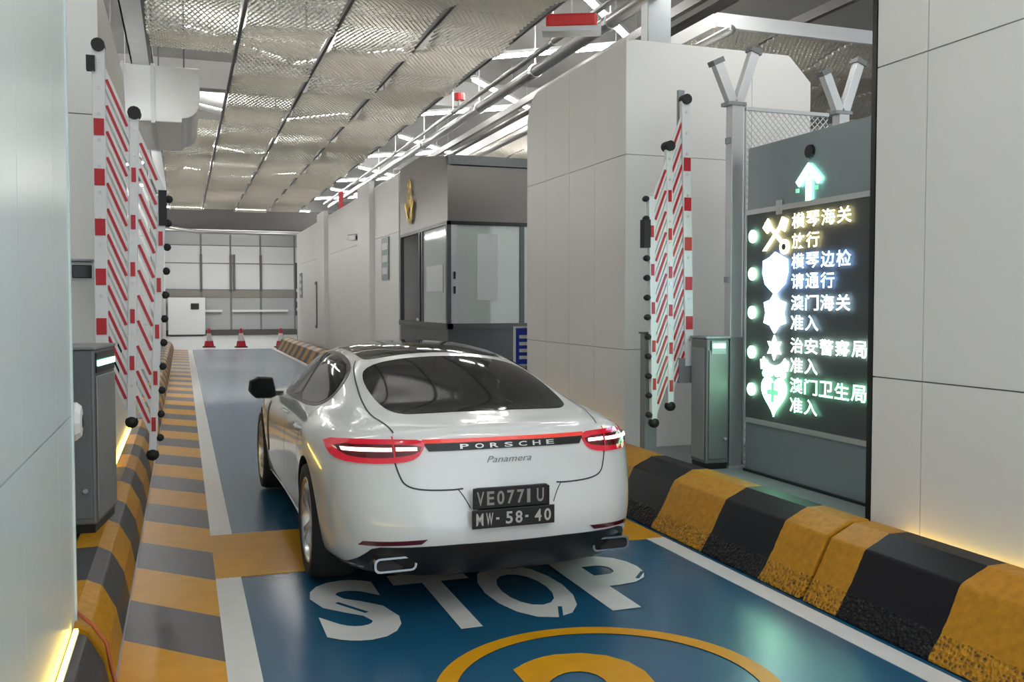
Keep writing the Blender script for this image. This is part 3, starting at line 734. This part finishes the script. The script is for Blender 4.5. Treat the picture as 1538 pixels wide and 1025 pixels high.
# emblem on the fascia facing the lane
em_ = MB()
for (y, z, r_) in ((2.55, 3.92, .13), (2.55, 3.68, .18), (2.55, 3.42, .24)):
    em_.lathe([(r_, -.02), (r_ * .7, -.035), (r_ * .55, -.02)], (-.02, y, z - .28), 'x', 14)
for s in (-1, 1): em_.bar((-.035, 2.55 + s * .1, 3.3 - .28), (-.035, 2.55 + s * .34, 3.6 - .28), .07, .03, up=(1, 0, 0))
em_.build('emblem', M['gold'], t)
# blue notice board by the booth
t = empty('notice_board', (4.22, 11.5, .28)); tag(t, 'blue notice board with white border half hidden behind the middle right wall', 'sign')
MB().box(-.03, .03, 0, .05, 0, .62).build('post', M['steel'], t)
MB().box(-.14, .30, -.03, 0, .60, 1.12).build('board', M['white_plastic'], t)
MB().box(-.115, .275, -.036, -.03, .625, 1.095).build('face', M['blue_board'], t)
for k in range(4): MB().box(-.07, .2 - .03 * k, -.040, -.036, .69 + k * .09, .735 + k * .09).build('text_line', M['white_plastic'], t)
# small notices on the far wall
for (y, z, lab) in ((19.3, 2.2, 'blue-grey notice panel on the far wall next to the booth'), (34.3, 1.9, 'pale violet notice panel at the far end of the right wall')):
    t = empty('wall_notice', (4.09, y, z)); tag(t, lab, 'notice')
    MB().box(-.02, 0, 0, .7, 0, .9).build('board', M['sign_metal'], t); 
    for k in range(3): MB().box(-.024, -.02, .08, .62, .12 + k * .26, .26 + k * .26).build('text_block', M['far_white'], t)
t = empty('wall_slot_panel', (4.09, 30.4, .9)); tag(t, 'tall narrow dark panel on the far right wall', 'panel')
MB().box(-.03, 0, 0, .35, 0, 1.5).build('frame', M['cabinet'], t); MB().box(-.035, -.03, .05, .3, .1, 1.4).build('insert', M['white_plastic'], t)
# signal at the end of the right wall
t = empty('signal_post', (4.6, 40.0, 0)); tag(t, 'dark post with stacked white lamps at the end of the lane', 'signal')
MB().tube([(0, 0, 0), (0, 0, 3.4)], .07, 10).build('post', M['cabinet'], t)
MB().box(-.14, .14, -.08, .08, 1.2, 3.4).build('head', M['rail_dark'], t)
for k in range(3): MB().lathe([(0, -.1), (.1, -.1), (.1, -.06)], (0, 0, 1.45 + k * .40), 'y', 12).build('lamp', M['green_led'] if k == 3 else M['far_white'], t)
# white cabinet at the far wall
t = empty('wall_cabinet', (0.2, 50.6, 0)); tag(t, 'white equipment cabinet standing by the far wall', 'cabinet')
MB().box(-.9, .9, 0, .9, .1, 2.0).build('body', M['far_white'], t); MB().box(.2, .6, -.03, 0, 1.4, 1.7).build('vent', M['black'], t); MB().box(-.8, .8, .1, .8, 0, .1).build('plinth', M['rail_dark'], t)

# ------------------------------------------------------------------ traffic cones
def cone(loc, label):
    t = empty('traffic_cone', loc); tag(t, label, 'traffic cone', 'cones at the lane end')
    MB().box(-.19, .19, -.19, .19, 0, .04).build('base', M['rubber'], t, bevel=.01)
    P = [(.15, .04), (.118, .24), (.116, .24), (.06, .52), (.058, .52), (.03, .70), (.0, .705)]
    MB().lathe(P[:2], n=20).build('lower_band', M['cone'], t, smooth=True)
    MB().lathe([(.118, .24), (.06, .52)], n=20).build('white_band', M['white_plastic'], t, smooth=True)
    MB().lathe([(.06, .52), (.028, .70), (0, .705)], n=20).build('tip', M['cone'], t, smooth=True)
    t.scale = (1.25, 1.25, 1.05)
cone((0.95, 37.9, 0), 'red and white traffic cone at the far end, leftmost of three')
cone((2.12, 37.5, 0), 'red and white traffic cone at the far end, middle of three')
cone((3.57, 37.0, 0), 'red and white traffic cone at the far end, rightmost of three')

# small cable on the near left kerb
t = MB().tube([(-.47, 4.5, .345), (-.44, 4.42, .34), (-.385, 4.36, .31), (-.33, 4.34, .23), (-.31, 4.32, .12), (-.285, 4.30, .03), (-.22, 4.26, .018)], .009, 8).build('loose_cable', M['cable'], smooth=True)
tag(t, 'thin orange cable trailing over the near left kerb joint', 'cable')

# ------------------------------------------------------------------ the car
M['car'] = mat('white_car_paint', (0.78, 0.80, 0.80), 0.22, coat=1.0)
M['car_black'] = mat('satin_black_trim', (0.012, 0.012, 0.013), 0.38)
M['car_glass'] = mat('tinted_glass', (0.010, 0.011, 0.011), 0.05, spec=0.06)
M['seam'] = mat('panel_gap', (0.05, 0.05, 0.052), 0.7)
M['lamp_red'] = mat('tail_lamp_red', (0.45, 0.006, 0.02), 0.12, coat=1.0, emit=(1.0, 0.015, 0.05), es=0.16)
M['lamp_dark'] = mat('tail_lamp_dark_red', (0.10, 0.003, 0.008), 0.12, coat=1.0)
M['lamp_bar'] = mat('tail_lamp_led', (1, 0.8, 0.75), 0.3, emit=(1.0, 0.62, 0.50), es=2.4)
M['lamp_strip'] = mat('tail_strip_red', (0.5, 0.02, 0.01), 0.2, coat=1.0, emit=(1.0, 0.05, 0.02), es=0.25)
M['chrome'] = mat('chrome', (0.75, 0.75, 0.76), 0.12, metal=1.0)
M['badge'] = mat('badge_silver', (0.70, 0.70, 0.70), 0.3, metal=0.4)
M['script'] = mat('badge_grey', (0.20, 0.20, 0.21), 0.3, metal=0.6)
M['alloy'] = mat('alloy', (0.62, 0.62, 0.63), 0.25, metal=0.85)
M['tyre'] = mat('tyre', (0.015, 0.015, 0.016), 0.75)
M['plate'] = mat('plate_black', (0.014, 0.014, 0.014), 0.4)
M['plate_white'] = mat('plate_characters', (0.52, 0.50, 0.48), 0.5)
M['plate_grey'] = mat('plate_characters_grey', (0.33, 0.30, 0.28), 0.5)

ROWZ = {}
def side(y, pts): return [(x, y, z) for x, z in pts]
C = [None] * 15
C[0] = [(0, y, z) for y, z in zip((3.72, 3.88, 3.93, 3.93, 3.88, 3.8, 3.74, 3.71, 3.69, 3.68, 3.67, 3.665, 3.66), (.2, .2, .3, .45, .6, .7, .76, .785, .8, .805, .81, .81, .815))]
C[1] = [(.28, 3.7, .2), (.36, 3.83, .2), (.38, 3.89, .3), (.39, 3.89, .45), (.38, 3.84, .6), (.37, 3.77, .7), (.34, 3.7, .76), (.3, 3.67, .785), (.26, 3.65, .8), (.22, 3.64, .805), (.18, 3.63, .81), (.1, 3.63, .81), (0, 3.63, .815)]
C[2] = [(.55, 3.6, .2), (.72, 3.66, .2), (.76, 3.72, .3), (.77, 3.72, .45), (.76, 3.68, .6), (.73, 3.62, .72), (.68, 3.56, .78), (.6, 3.54, .81), (.52, 3.52, .825), (.44, 3.52, .83), (.36, 3.52, .835), (.2, 3.52, .84), (0, 3.52, .845)]
C[3] = side(3.4, [(.66, .18), (.86, .19), (.90, .28), (.92, .46), (.925, .62), (.90, .75), (.85, .82), (.77, .86), (.68, .88), (.57, .885), (.45, .89), (.25, .895), (0, .9)])
C[4] = side(2.95, [(.68, .17), (.90, .18), (.94, .27), (.96, .47), (.965, .65), (.955, .79), (.91, .88), (.83, .925), (.74, .94), (.62, .95), (.5, .96), (.28, .965), (0, .97)])
C[5] = side(2.4, [(.70, .17), (.89, .18), (.925, .27), (.94, .47), (.95, .65), (.945, .79), (.91, .885), (.85, .945), (.78, .975), (.68, 1.06), (.58, 1.13), (.32, 1.165), (0, 1.175)])
C[6] = side(1.85, [(.70, .17), (.88, .18), (.915, .27), (.93, .47), (.94, .65), (.93, .79), (.905, .89), (.86, .96), (.81, .99), (.70, 1.19), (.58, 1.325), (.33, 1.385), (0, 1.395)])
C[7] = side(1.2, [(.70, .17), (.88, .18), (.915, .27), (.93, .47), (.94, .65), (.93, .79), (.905, .895), (.86, .97), (.82, 1.0), (.72, 1.20), (.60, 1.345), (.34, 1.405), (0, 1.42)])
C[8] = side(.6, [(.70, .17), (.89, .18), (.925, .27), (.945, .47), (.955, .65), (.945, .80), (.915, .91), (.86, .985), (.81, 1.02), (.71, 1.19), (.595, 1.315), (.33, 1.375), (0, 1.39)])
C[9] = side(.05, [(.68, .18), (.90, .19), (.945, .28), (.965, .47), (.972, .65), (.97, .81), (.95, .925), (.87, 1.0), (.78, 1.05), (.69, 1.14), (.60, 1.205), (.33, 1.25), (0, 1.265)])
C[10] = side(-.4, [(.65, .2), (.88, .21), (.925, .30), (.95, .48), (.957, .66), (.957, .81), (.93, .93), (.84, 1.0), (.74, 1.045), (.66, 1.07), (.57, 1.09), (.32, 1.12), (0, 1.13)])
C[11] = [(.6, -.70, .2), (.80, -.76, .22), (.86, -.80, .32), (.89, -.80, .48), (.90, -.77, .66), (.90, -.73, .81), (.875, -.71, .935), (.77, -.69, 1.0), (.66, -.64, 1.04), (.58, -.60, 1.06), (.5, -.57, 1.07), (.28, -.55, 1.08), (0, -.54, 1.085)]
C[12] = [(.5, -.85, .2), (.62, -.92, .21), (.66, -1.0, .33), (.69, -1.03, .48), (.70, -.985, .66), (.70, -.945, .81), (.68, -.925, .935), (.59, -.88, 1.01), (.5, -.79, 1.035), (.44, -.74, 1.045), (.38, -.71, 1.05), (.2, -.69, 1.06), (0, -.68, 1.06)]
C[13] = [(.25, -.9, .2), (.32, -.99, .21), (.34, -1.08, .33), (.35, -1.12, .48), (.355, -1.065, .66), (.355, -1.025, .81), (.345, -1.005, .935), (.3, -.96, 1.015), (.27, -.86, 1.03), (.23, -.81, 1.035), (.19, -.78, 1.04), (.1, -.77, 1.045), (0, -.76, 1.045)]
C[14] = [(0, y, z) for y, z in zip((-.9, -1.0, -1.10, -1.14, -1.085, -1.045, -1.025, -.98, -.88, -.84, -.82, -.8, -.79), (.2, .21, .33, .48, .66, .81, .935, 1.015, 1.03, 1.035, 1.04, 1.04, 1.04))]
vs = []; idx = {}
def vid(i, j, s):
    x, y, z = C[i][j]
    key = (i, j, s if x > 1e-6 else 0)
    if key not in idx:
        idx[key] = len(vs); vs.append((x * s, y, z))
    return idx[key]
fs = []
for s in (1, -1):
    for i in range(14):
        for j in range(12):
            q = [vid(i, j, s), vid(i + 1, j, s), vid(i + 1, j + 1, s), vid(i, j + 1, s)]
            q = [v for n, v in enumerate(q) if v not in q[:n]]
            if len(q) >= 3: fs.append(tuple(q if s < 0 else q[::-1]))
for i in range(14):
    q = [vid(i, 0, 1), vid(i + 1, 0, 1), vid(i + 1, 0, -1), vid(i, 0, -1)]
    q = [v for n, v in enumerate(q) if v not in q[:n]]
    if len(q) >= 3: fs.append(tuple(q))
CAR_LOC = (1.66, 5.82, 0.008); CAR_RZ = R(0.82)
car = empty('sedan_car', CAR_LOC, CAR_RZ)
tag(car, 'white fastback sedan with lit red tail lights stopped in the lane', 'car')
bm = MB(); bm.v = vs; bm.f = fs
body = bm.build('body', M['car'])
sub = body.modifiers.new('s', 'SUBSURF'); sub.levels = 3; sub.render_levels = 3
dg = bpy.context.evaluated_depsgraph_get(); dg.update()
me = bpy.data.meshes.new_from_object(body.evaluated_get(dg))
xm = max(v.co.x for v in me.vertices)
kx = 0.968 / xm
for v in me.vertices: v.co.x *= kx
body.modifiers.clear(); body.data = me
bvh = BVHTree.FromPolygons([v.co.copy() for v in me.vertices], [tuple(p.vertices) for p in me.polygons])
# wheel arch cuts
RW = 0.358
cut = MB()
for y in (0, 2.95):
    for s in (1, -1):
        cut.lathe([(0, -.25), (.395, -.25), (.395, .25), (0, .25)], (s * .92, y, RW), 'x', 48)
cut_o = cut.build('arch_cut', M['car_black'])
bo = body.modifiers.new('b', 'BOOLEAN'); bo.object = cut_o; bo.operation = 'DIFFERENCE'; bo.solver = 'EXACT'
dg = bpy.context.evaluated_depsgraph_get(); dg.update()
me2 = bpy.data.meshes.new_from_object(body.evaluated_get(dg))
body.modifiers.clear(); body.data = me2; bpy.data.objects.remove(cut_o)
me2.materials.clear(); me2.materials.append(M['car']); me2.materials.append(M['car_black'])
for p in me2.polygons:
    c = p.center; p.material_index = 0
    for y in (0, 2.95):
        if abs(math.hypot(c.y - y, c.z - RW) - .394) < .006 and abs(c.x) < .965 and abs(p.normal.x) < .35: p.material_index = 1
    if abs(abs(c.x) - .67) < .012 and abs(p.normal.x) > .9: p.material_index = 1
    if c.z < .215 and p.normal.z < -.5: p.material_index = 1
    if c.z < .232 and c.y < -.45: p.material_index = 1
me2.shade_smooth()
me2.set_sharp_from_angle(angle=R(40))
body.parent = car

DIRS = {'rear': (Vector((0, -4, 0)), Vector((0, 1, 0))), 'left': (Vector((-4, 0, 0)), Vector((1, 0, 0))), 'right': (Vector((4, 0, 0)), Vector((-1, 0, 0))), 'top': (Vector((0, 0, 4)), Vector((0, 0, -1)))}
def lift(view, u, v):
    if view == 'rear': o = Vector((u, -4, v))
    elif view == 'left': o = Vector((-4, u, v))
    elif view == 'right': o = Vector((4, u, v))
    else: o = Vector((u, v, 4))
    h = bvh.ray_cast(o, DIRS[view][1])
    if h[0] is None: return None, None
    n = h[1]
    if n.dot(DIRS[view][1]) > 0: n = -n
    return h[0], n
def chaikin(p, k=2, keep=()):
    for _ in range(k):
        q = []
        for i in range(len(p)):
            a, b = p[i], p[(i + 1) % len(p)]
            q += [(a[0] * .75 + b[0] * .25, a[1] * .75 + b[1] * .25), (a[0] * .25 + b[0] * .75, a[1] * .25 + b[1] * .75)]
        p = q
    return p
def patch(name, view, poly, m, off=.004, step=.03, parent=None, smooth=2, under=.006):
    poly = chaikin(poly, smooth) if smooth else poly
    b = bmesh.new()
    f = b.faces.new([b.verts.new((u, v, 0)) for u, v in poly])
    for ax in (0, 1):
        lo = min(p[ax] for p in poly); hi = max(p[ax] for p in poly); c = lo + step
        while c < hi - 1e-4:
            co = Vector((0, 0, 0)); co[ax] = c; no = Vector((0, 0, 0)); no[ax] = 1
            bmesh.ops.bisect_plane(b, geom=b.verts[:] + b.edges[:] + b.faces[:], dist=1e-6, plane_co=co, plane_no=no)
            c += step
    be = [e for e in b.edges if e.is_boundary]
    pos = {}
    bad = []
    for v in b.verts:
        p, n = lift(view, v.co.x, v.co.y)
        if p is None: bad.append(v)
        else: pos[v] = (p, n)
    r_ = bmesh.ops.extrude_edge_only(b, edges=be)
    nv = [g for g in r_['geom'] if isinstance(g, bmesh.types.BMVert)]
    low = {}
    kd = {(round(v.co.x, 5), round(v.co.y, 5)): v for v in pos}
    for v in nv:
        src = kd.get((round(v.co.x, 5), round(v.co.y, 5)))
        if src: low[v] = src
    for v in nv:
        if v in low: p, n = pos[low[v]]; v.co = p - n * under
    for v, (p, n) in pos.items(): v.co = p + n * off
    if bad: bmesh.ops.delete(b, geom=bad, context='VERTS')
    bmesh.ops.recalc_face_normals(b, faces=b.faces[:])
    me = bpy.data.meshes.new(name); b.to_mesh(me); b.free(); me.materials.append(m)
    me.shade_smooth(); me.set_sharp_from_angle(angle=R(40))
    o = bpy.data.objects.new(name, me); col.objects.link(o); o.parent = parent or car
    return o
def mirror(poly): return [(-u, v) for u, v in poly][::-1]
def ribbon(name, view, pts, w_, m, off=.0025, parent=None, k=3):
    """thin line following the body along a polyline"""
    p = list(pts)
    for _ in range(k):
        q = [p[0]]
        for i in range(len(p) - 1):
            a, b = p[i], p[i + 1]
            q += [(a[0] * .75 + b[0] * .25, a[1] * .75 + b[1] * .25), (a[0] * .25 + b[0] * .75, a[1] * .25 + b[1] * .75)]
        p = q + [p[-1]]
    L, Rr = [], []
    for i in range(len(p)):
        a = p[max(i - 1, 0)]; b = p[min(i + 1, len(p) - 1)]
        d = Vector((b[0] - a[0], b[1] - a[1])).normalized(); n = Vector((-d.y, d.x)) * w_ / 2
        for lst, s in ((L, 1), (Rr, -1)):
            h, nn_ = lift(view, p[i][0] + n.x * s, p[i][1] + n.y * s)
            lst.append(h + nn_ * off if h is not None else None)
    b = MB()
    for i in range(len(p) - 1):
        q = [L[i], L[i + 1], Rr[i + 1], Rr[i]]
        if all(v is not None for v in q): b.add(q, [(0, 1, 2, 3)])
    return b.build(name, m, parent or car, fix=False)
def car_text(name, txt, u0, u1, z0, z1, m, bold=.0, shear=0., spaced=False, off=.008, parent=None):
    b = MB()
    def put(vs_, fs_, du):
        out = []
        for v in vs_:
            h, n = lift('rear', v.x + du, v.y + z0)
            out.append(h + n * off)
        b.add(out, fs_)
    if spaced:
        n = len(txt); cw = (u1 - u0) / n
        for i, ch in enumerate(txt):
            v_, f_ = fit_text(ch, cw * .58, z1 - z0, bold); put(v_, f_, u0 + (i + .2) * cw)
    else:
        v_, f_ = fit_text(txt, u1 - u0, z1 - z0, bold, shear=shear); put(v_, f_, u0)
    return b.build(name, m, parent or car, fix=False)

# glazing
patch('rear_window', 'top', [(-.40, -.65), (.40, -.65), (.53, -.60), (.585, -.35), (.59, .10), (.52, .34), (.2, .37), (-.2, .37), (-.52, .34), (-.59, .10), (-.585, -.35), (-.53, -.60)], M['car_glass'], .003, .05)
patch('roof_glass', 'top', [(-.47, .46), (-.2, .49), (.2, .49), (.47, .46), (.51, .6), (.50, 1.6), (.46, 1.75), (-.46, 1.75), (-.50, 1.6), (-.51, .6)], M['car_glass'], .003, .06)
patch('windscreen', 'top', [(-.5, 1.92), (.5, 1.92), (.62, 2.6), (.3, 2.72), (-.3, 2.72), (-.62, 2.6)], M['car_glass'], .003, .08)
for vw in ('left', 'right'):
    patch('window_surround', vw, [(2.36, .955), (1.2, .975), (.52, 1.0), (.27, 1.04), (.20, 1.13), (.32, 1.235), (.65, 1.305), (1.15, 1.338), (1.60, 1.315), (1.9, 1.23)], M['car_black'], .003, .04)
    patch('door_window', vw, [(2.29, .972), (1.28, .993), (1.26, 1.15), (1.24, 1.30), (1.26, 1.318), (1.60, 1.298), (1.87, 1.22)], M['car_glass'], .006, .04, smooth=1)
    patch('door_window', vw, [(1.20, .993), (.54, 1.018), (.31, 1.055), (.255, 1.13), (.36, 1.222), (.64, 1.29), (1.16, 1.32), (1.18, 1.15)], M['car_glass'], .006, .04, smooth=1)
    ribbon('door_gap', vw, [(1.30, 1.0), (1.32, .7), (1.28, .3)], .007, M['seam'])
    ribbon('door_gap', vw, [(.28, 1.02), (.42, .80), (.50, .50), (.52, .30)], .007, M['seam'])
    ribbon('door_gap', vw, [(2.42, .96), (2.46, .6), (2.42, .3)], .007, M['seam'])
    patch('fender_vent', vw, [(2.40, .86), (2.34, .86), (2.36, .45), (2.44, .42)], M['car_black'], .005, .04)
    patch('sill_trim', vw, [(2.5, .20), (.47, .21), (.47, .27), (2.5, .25)], M['car_black'], .006, .08, smooth=0)
    s = -1 if vw == 'left' else 1
    for hy in (1.45, .55):
        a, n = lift(vw, hy, .88); b2, n2 = lift(vw, hy - .22, .885)
        MB().tube([a, a + n * .035, b2 + n2 * .035, b2], .011, 8).build('door_handle', M['car'], car, smooth=True)

# tail lamps
def both(fn):
    fn(1); fn(-1)
def lampset(s):
    P = lambda poly: poly if s < 0 else mirror(poly)
    lamp = patch('tail_lamp', 'rear', P([(-.912, .928), (-.80, .950), (-.60, .957), (-.46, .955), (-.46, .92), (-.50, .862), (-.58, .840), (-.76, .832), (-.875, .838), (-.912, .868)]), M['lamp_red'], .010, .02, smooth=1)
    patch('lamp_inset', 'rear', P([(-.885, .918), (-.70, .930), (-.47, .932), (-.49, .889), (-.60, .868), (-.76, .860), (-.855, .870)]), M['lamp_dark'], .013, .02, parent=lamp, smooth=1)
    patch('led_bar', 'rear', P([(-.855, .903), (-.74, .911), (-.625, .914), (-.625, .897), (-.74, .893), (-.85, .888)]), M['lamp_bar'], .018, .02, parent=lamp, smooth=0)
    patch('led_bar', 'rear', P([(-.605, .916), (-.50, .917), (-.50, .901), (-.605, .900)]), M['lamp_bar'], .018, .02, parent=lamp, smooth=0)
    ribbon('lamp_gap', 'rear', P([(-.616, .965), (-.612, .84)]), .008, M['lamp_red'], .019, lamp)
    patch('reflector', 'rear', P([(-.80, .400), (-.50, .420), (-.47, .445), (-.78, .425)]), M['lamp_dark'], .005, .03, smooth=0)
    # exhaust
    c, n = lift('rear', s * .63, .30)
    yb = c.y - .028
    def rrect(hw, hh, r_):
        out = []
        for (cx, cz, a0) in ((hw - r_, hh - r_, 0), (-hw + r_, hh - r_, 90), (-hw + r_, -hh + r_, 180), (hw - r_, -hh + r_, 270)):
            out += [(s * .63 + cx + r_ * math.cos(R(a0 + k * 22.5)), .312 + cz + r_ * math.sin(R(a0 + k * 22.5))) for k in range(5)]
        return out
    o_, i_ = rrect(.115, .040, .030), rrect(.103, .029, .022); n2 = len(o_)
    v_ = [(x, yb - .03, z) for x, z in o_] + [(x, yb - .03, z) for x, z in i_] + [(x, yb + .15, z) for x, z in i_] + [(x, yb + .15, z) for x, z in o_]
    f_ = []
    for k in range(n2):
        q = (k + 1) % n2
        f_ += [(k, q, n2 + q, n2 + k), (n2 + k, n2 + q, 2 * n2 + q, 2 * n2 + k), (3 * n2 + k, 3 * n2 + q, q, k)]
    ex = MB().add(v_, f_).build('exhaust_tip', M['chrome'], car)
    MB().add([(x, yb + .01, z) for x, z in i_], [tuple(range(n2))]).build('exhaust_bore', M['rubber'], ex)
    ribbon('hatch_gap', 'rear', P([(-.616, .84), (-.60, .78), (-.575, .725), (-.50, .70), (-.34, .695), (-.27, .70)]), .008, M['seam'])
    ribbon('bumper_crease', 'rear', P([(-.30, .70), (-.27, .66), (-.24, .60)]), .005, M['seam'])
    ribbon('hatch_gap', 'top', P([(-.605, -.86), (-.63, -.70), (-.66, -.55), (-.655, -.25), (-.625, .1), (-.585, .40), (-.54, .55)]), .008, M['seam'])
both(lampset)
patch('light_strip', 'rear', [(-.47, .956), (0, .960), (.47, .956), (.47, .938), (0, .942), (-.47, .938)], M['lamp_strip'], .010, .03, smooth=0)
strip_b = patch('badge_panel', 'rear', [(-.465, .936), (0, .940), (.465, .936), (.44, .898), (0, .902), (-.44, .898)], M['car_black'], .008, .03, smooth=0)
car_text('badge_lettering', 'PORSCHE', -.29, .29, .906, .930, M['badge'], .02, spaced=True, off=.012, parent=strip_b)
car_text('model_script', 'Panamera', -.13, .13, .828, .862, M['script'], .0, shear=.35, off=.005)
patch('diffuser', 'rear', [(-.74, .385), (-.70, .398), (-.3, .412), (.3, .412), (.70, .398), (.74, .385), (.87, .23), (.80, .197), (-.80, .197), (-.87, .23)], M['car_black'], .006, .04, smooth=0)
# number plates
def plate(z0, z1, hw, y, txt, m, u0=0.):
    p = MB().box(u0 - hw, u0 + hw, y, y + .012, z0, z1).build('number_plate', M['plate'], car, bevel=.004)
    n = len(txt); cw = 2 * hw * .94 / n
    for i, ch in enumerate(txt):
        v_, f_ = fit_text(ch, cw * (.72 if ch not in '-1I' else .34), (z1 - z0) * (.66 if ch != '-' else .12), .02)
        MB().add([(u0 - hw * .94 + (i + .12) * cw + v.x, y - .002, z0 + (z1 - z0) * (.17 if ch != '-' else .44) + v.y) for v in v_], f_).build('character', m, p, fix=False)
    return p
yp = lift('rear', 0, .60)[0].y
plate(.600, .712, .212, yp - .045, 'VE0771U', M['plate_grey'], -.03)
plate(.500, .600, .235, yp - .065, 'MW-58-40', M['plate_white'], -.018)
MB().box(-.2, .2, yp - .03, yp + .05, .50, .70).build('plate_mount', M['car_black'], car)
# mirrors
for s in (-1, 1):
    a = MB()
    pr = [(.0, -.075), (.05, -.095), (.17, -.09), (.225, -.03), (.215, .055), (.15, .085), (.03, .075)]
    o0 = Vector((s * .90, 2.12, 1.0))
    vs_, fs_ = [], []
    lay = [(0, 1.0), (.05, 1.03), (.11, .85), (.15, .45)]
    for (dy, k) in lay:
        for (x, z) in pr: vs_.append(o0 + Vector((s * ((x - .11) * k + .11), dy, z * k)))
    n = len(pr)
    for l in range(len(lay) - 1):
        for k in range(n):
            q = (k + 1) % n; fs_.append((l * n + k, l * n + q, (l + 1) * n + q, (l + 1) * n + k))
    fs_.append(tuple(range((len(lay) - 1) * n, len(lay) * n)))
    fs_.append(tuple(range(n))[::-1])
    mi = a.add(vs_, fs_).build('door_mirror', M['car_black'], car, smooth=True, bevel=.01)
    MB().add([o0 + Vector((s * ((x - .11) * .88 + .11), -.004, z * .88)) for x, z in pr], [tuple(range(n))]).build('mirror_glass', M['car_glass'], mi)
    MB().bar(o0 + Vector((s * .08, .06, -.05)), o0 + Vector((-s * .06, .06, -.06)), .05, .035).build('mirror_arm', M['car_black'], mi)
# wheels
def wheel(x, y, s, first=[None]):
    t = MB().lathe([(.245, -.14), (.30, -.15), (.335, -.145), (.352, -.11), (RW, -.05), (RW, .05), (.352, .11), (.335, .145), (.30, .15), (.262, .14)], (0, 0, 0), 'x', 56).build('tyre', M['tyre'], car, smooth=True)
    t.location = (x, y, RW)
    rim = MB().lathe([(.262, .138), (.255, .145), (.246, .13), (.235, .08), (.232, -.13)], (0, 0, 0), 'x', 48).build('rim', M['alloy'], t, smooth=True)
    sp = MB()
    for k in range(10):
        a = 2 * math.pi * (k // 2) / 5 + (R(8) if k % 2 else R(-8))
        ca, sa = math.cos(a), math.sin(a)
        a2 = 2 * math.pi * (k // 2) / 5; c2, s2 = math.cos(a2), math.sin(a2)
        sp.bar((.10, .05 * c2, .05 * s2), (.115, .245 * ca, .245 * sa), .032, .03, up=(1, 0, 0))
    sp.lathe([(0, .115), (.05, .115), (.07, .10), (.07, .06)], (0, 0, 0), 'x', 24)
    sp.build('spokes', M['alloy'], t)
    MB().lathe([(.06, .03), (.19, .03), (.19, .0), (.06, .0)], (0, 0, 0), 'x', 36).build('brake_disc', M['cabinet'], t)
    if s < 0: t.rotation_euler = (0, 0, math.pi)
    return t
for y in (0, 2.95):
    for s in (-1, 1): wheel(s * .815, y, s)
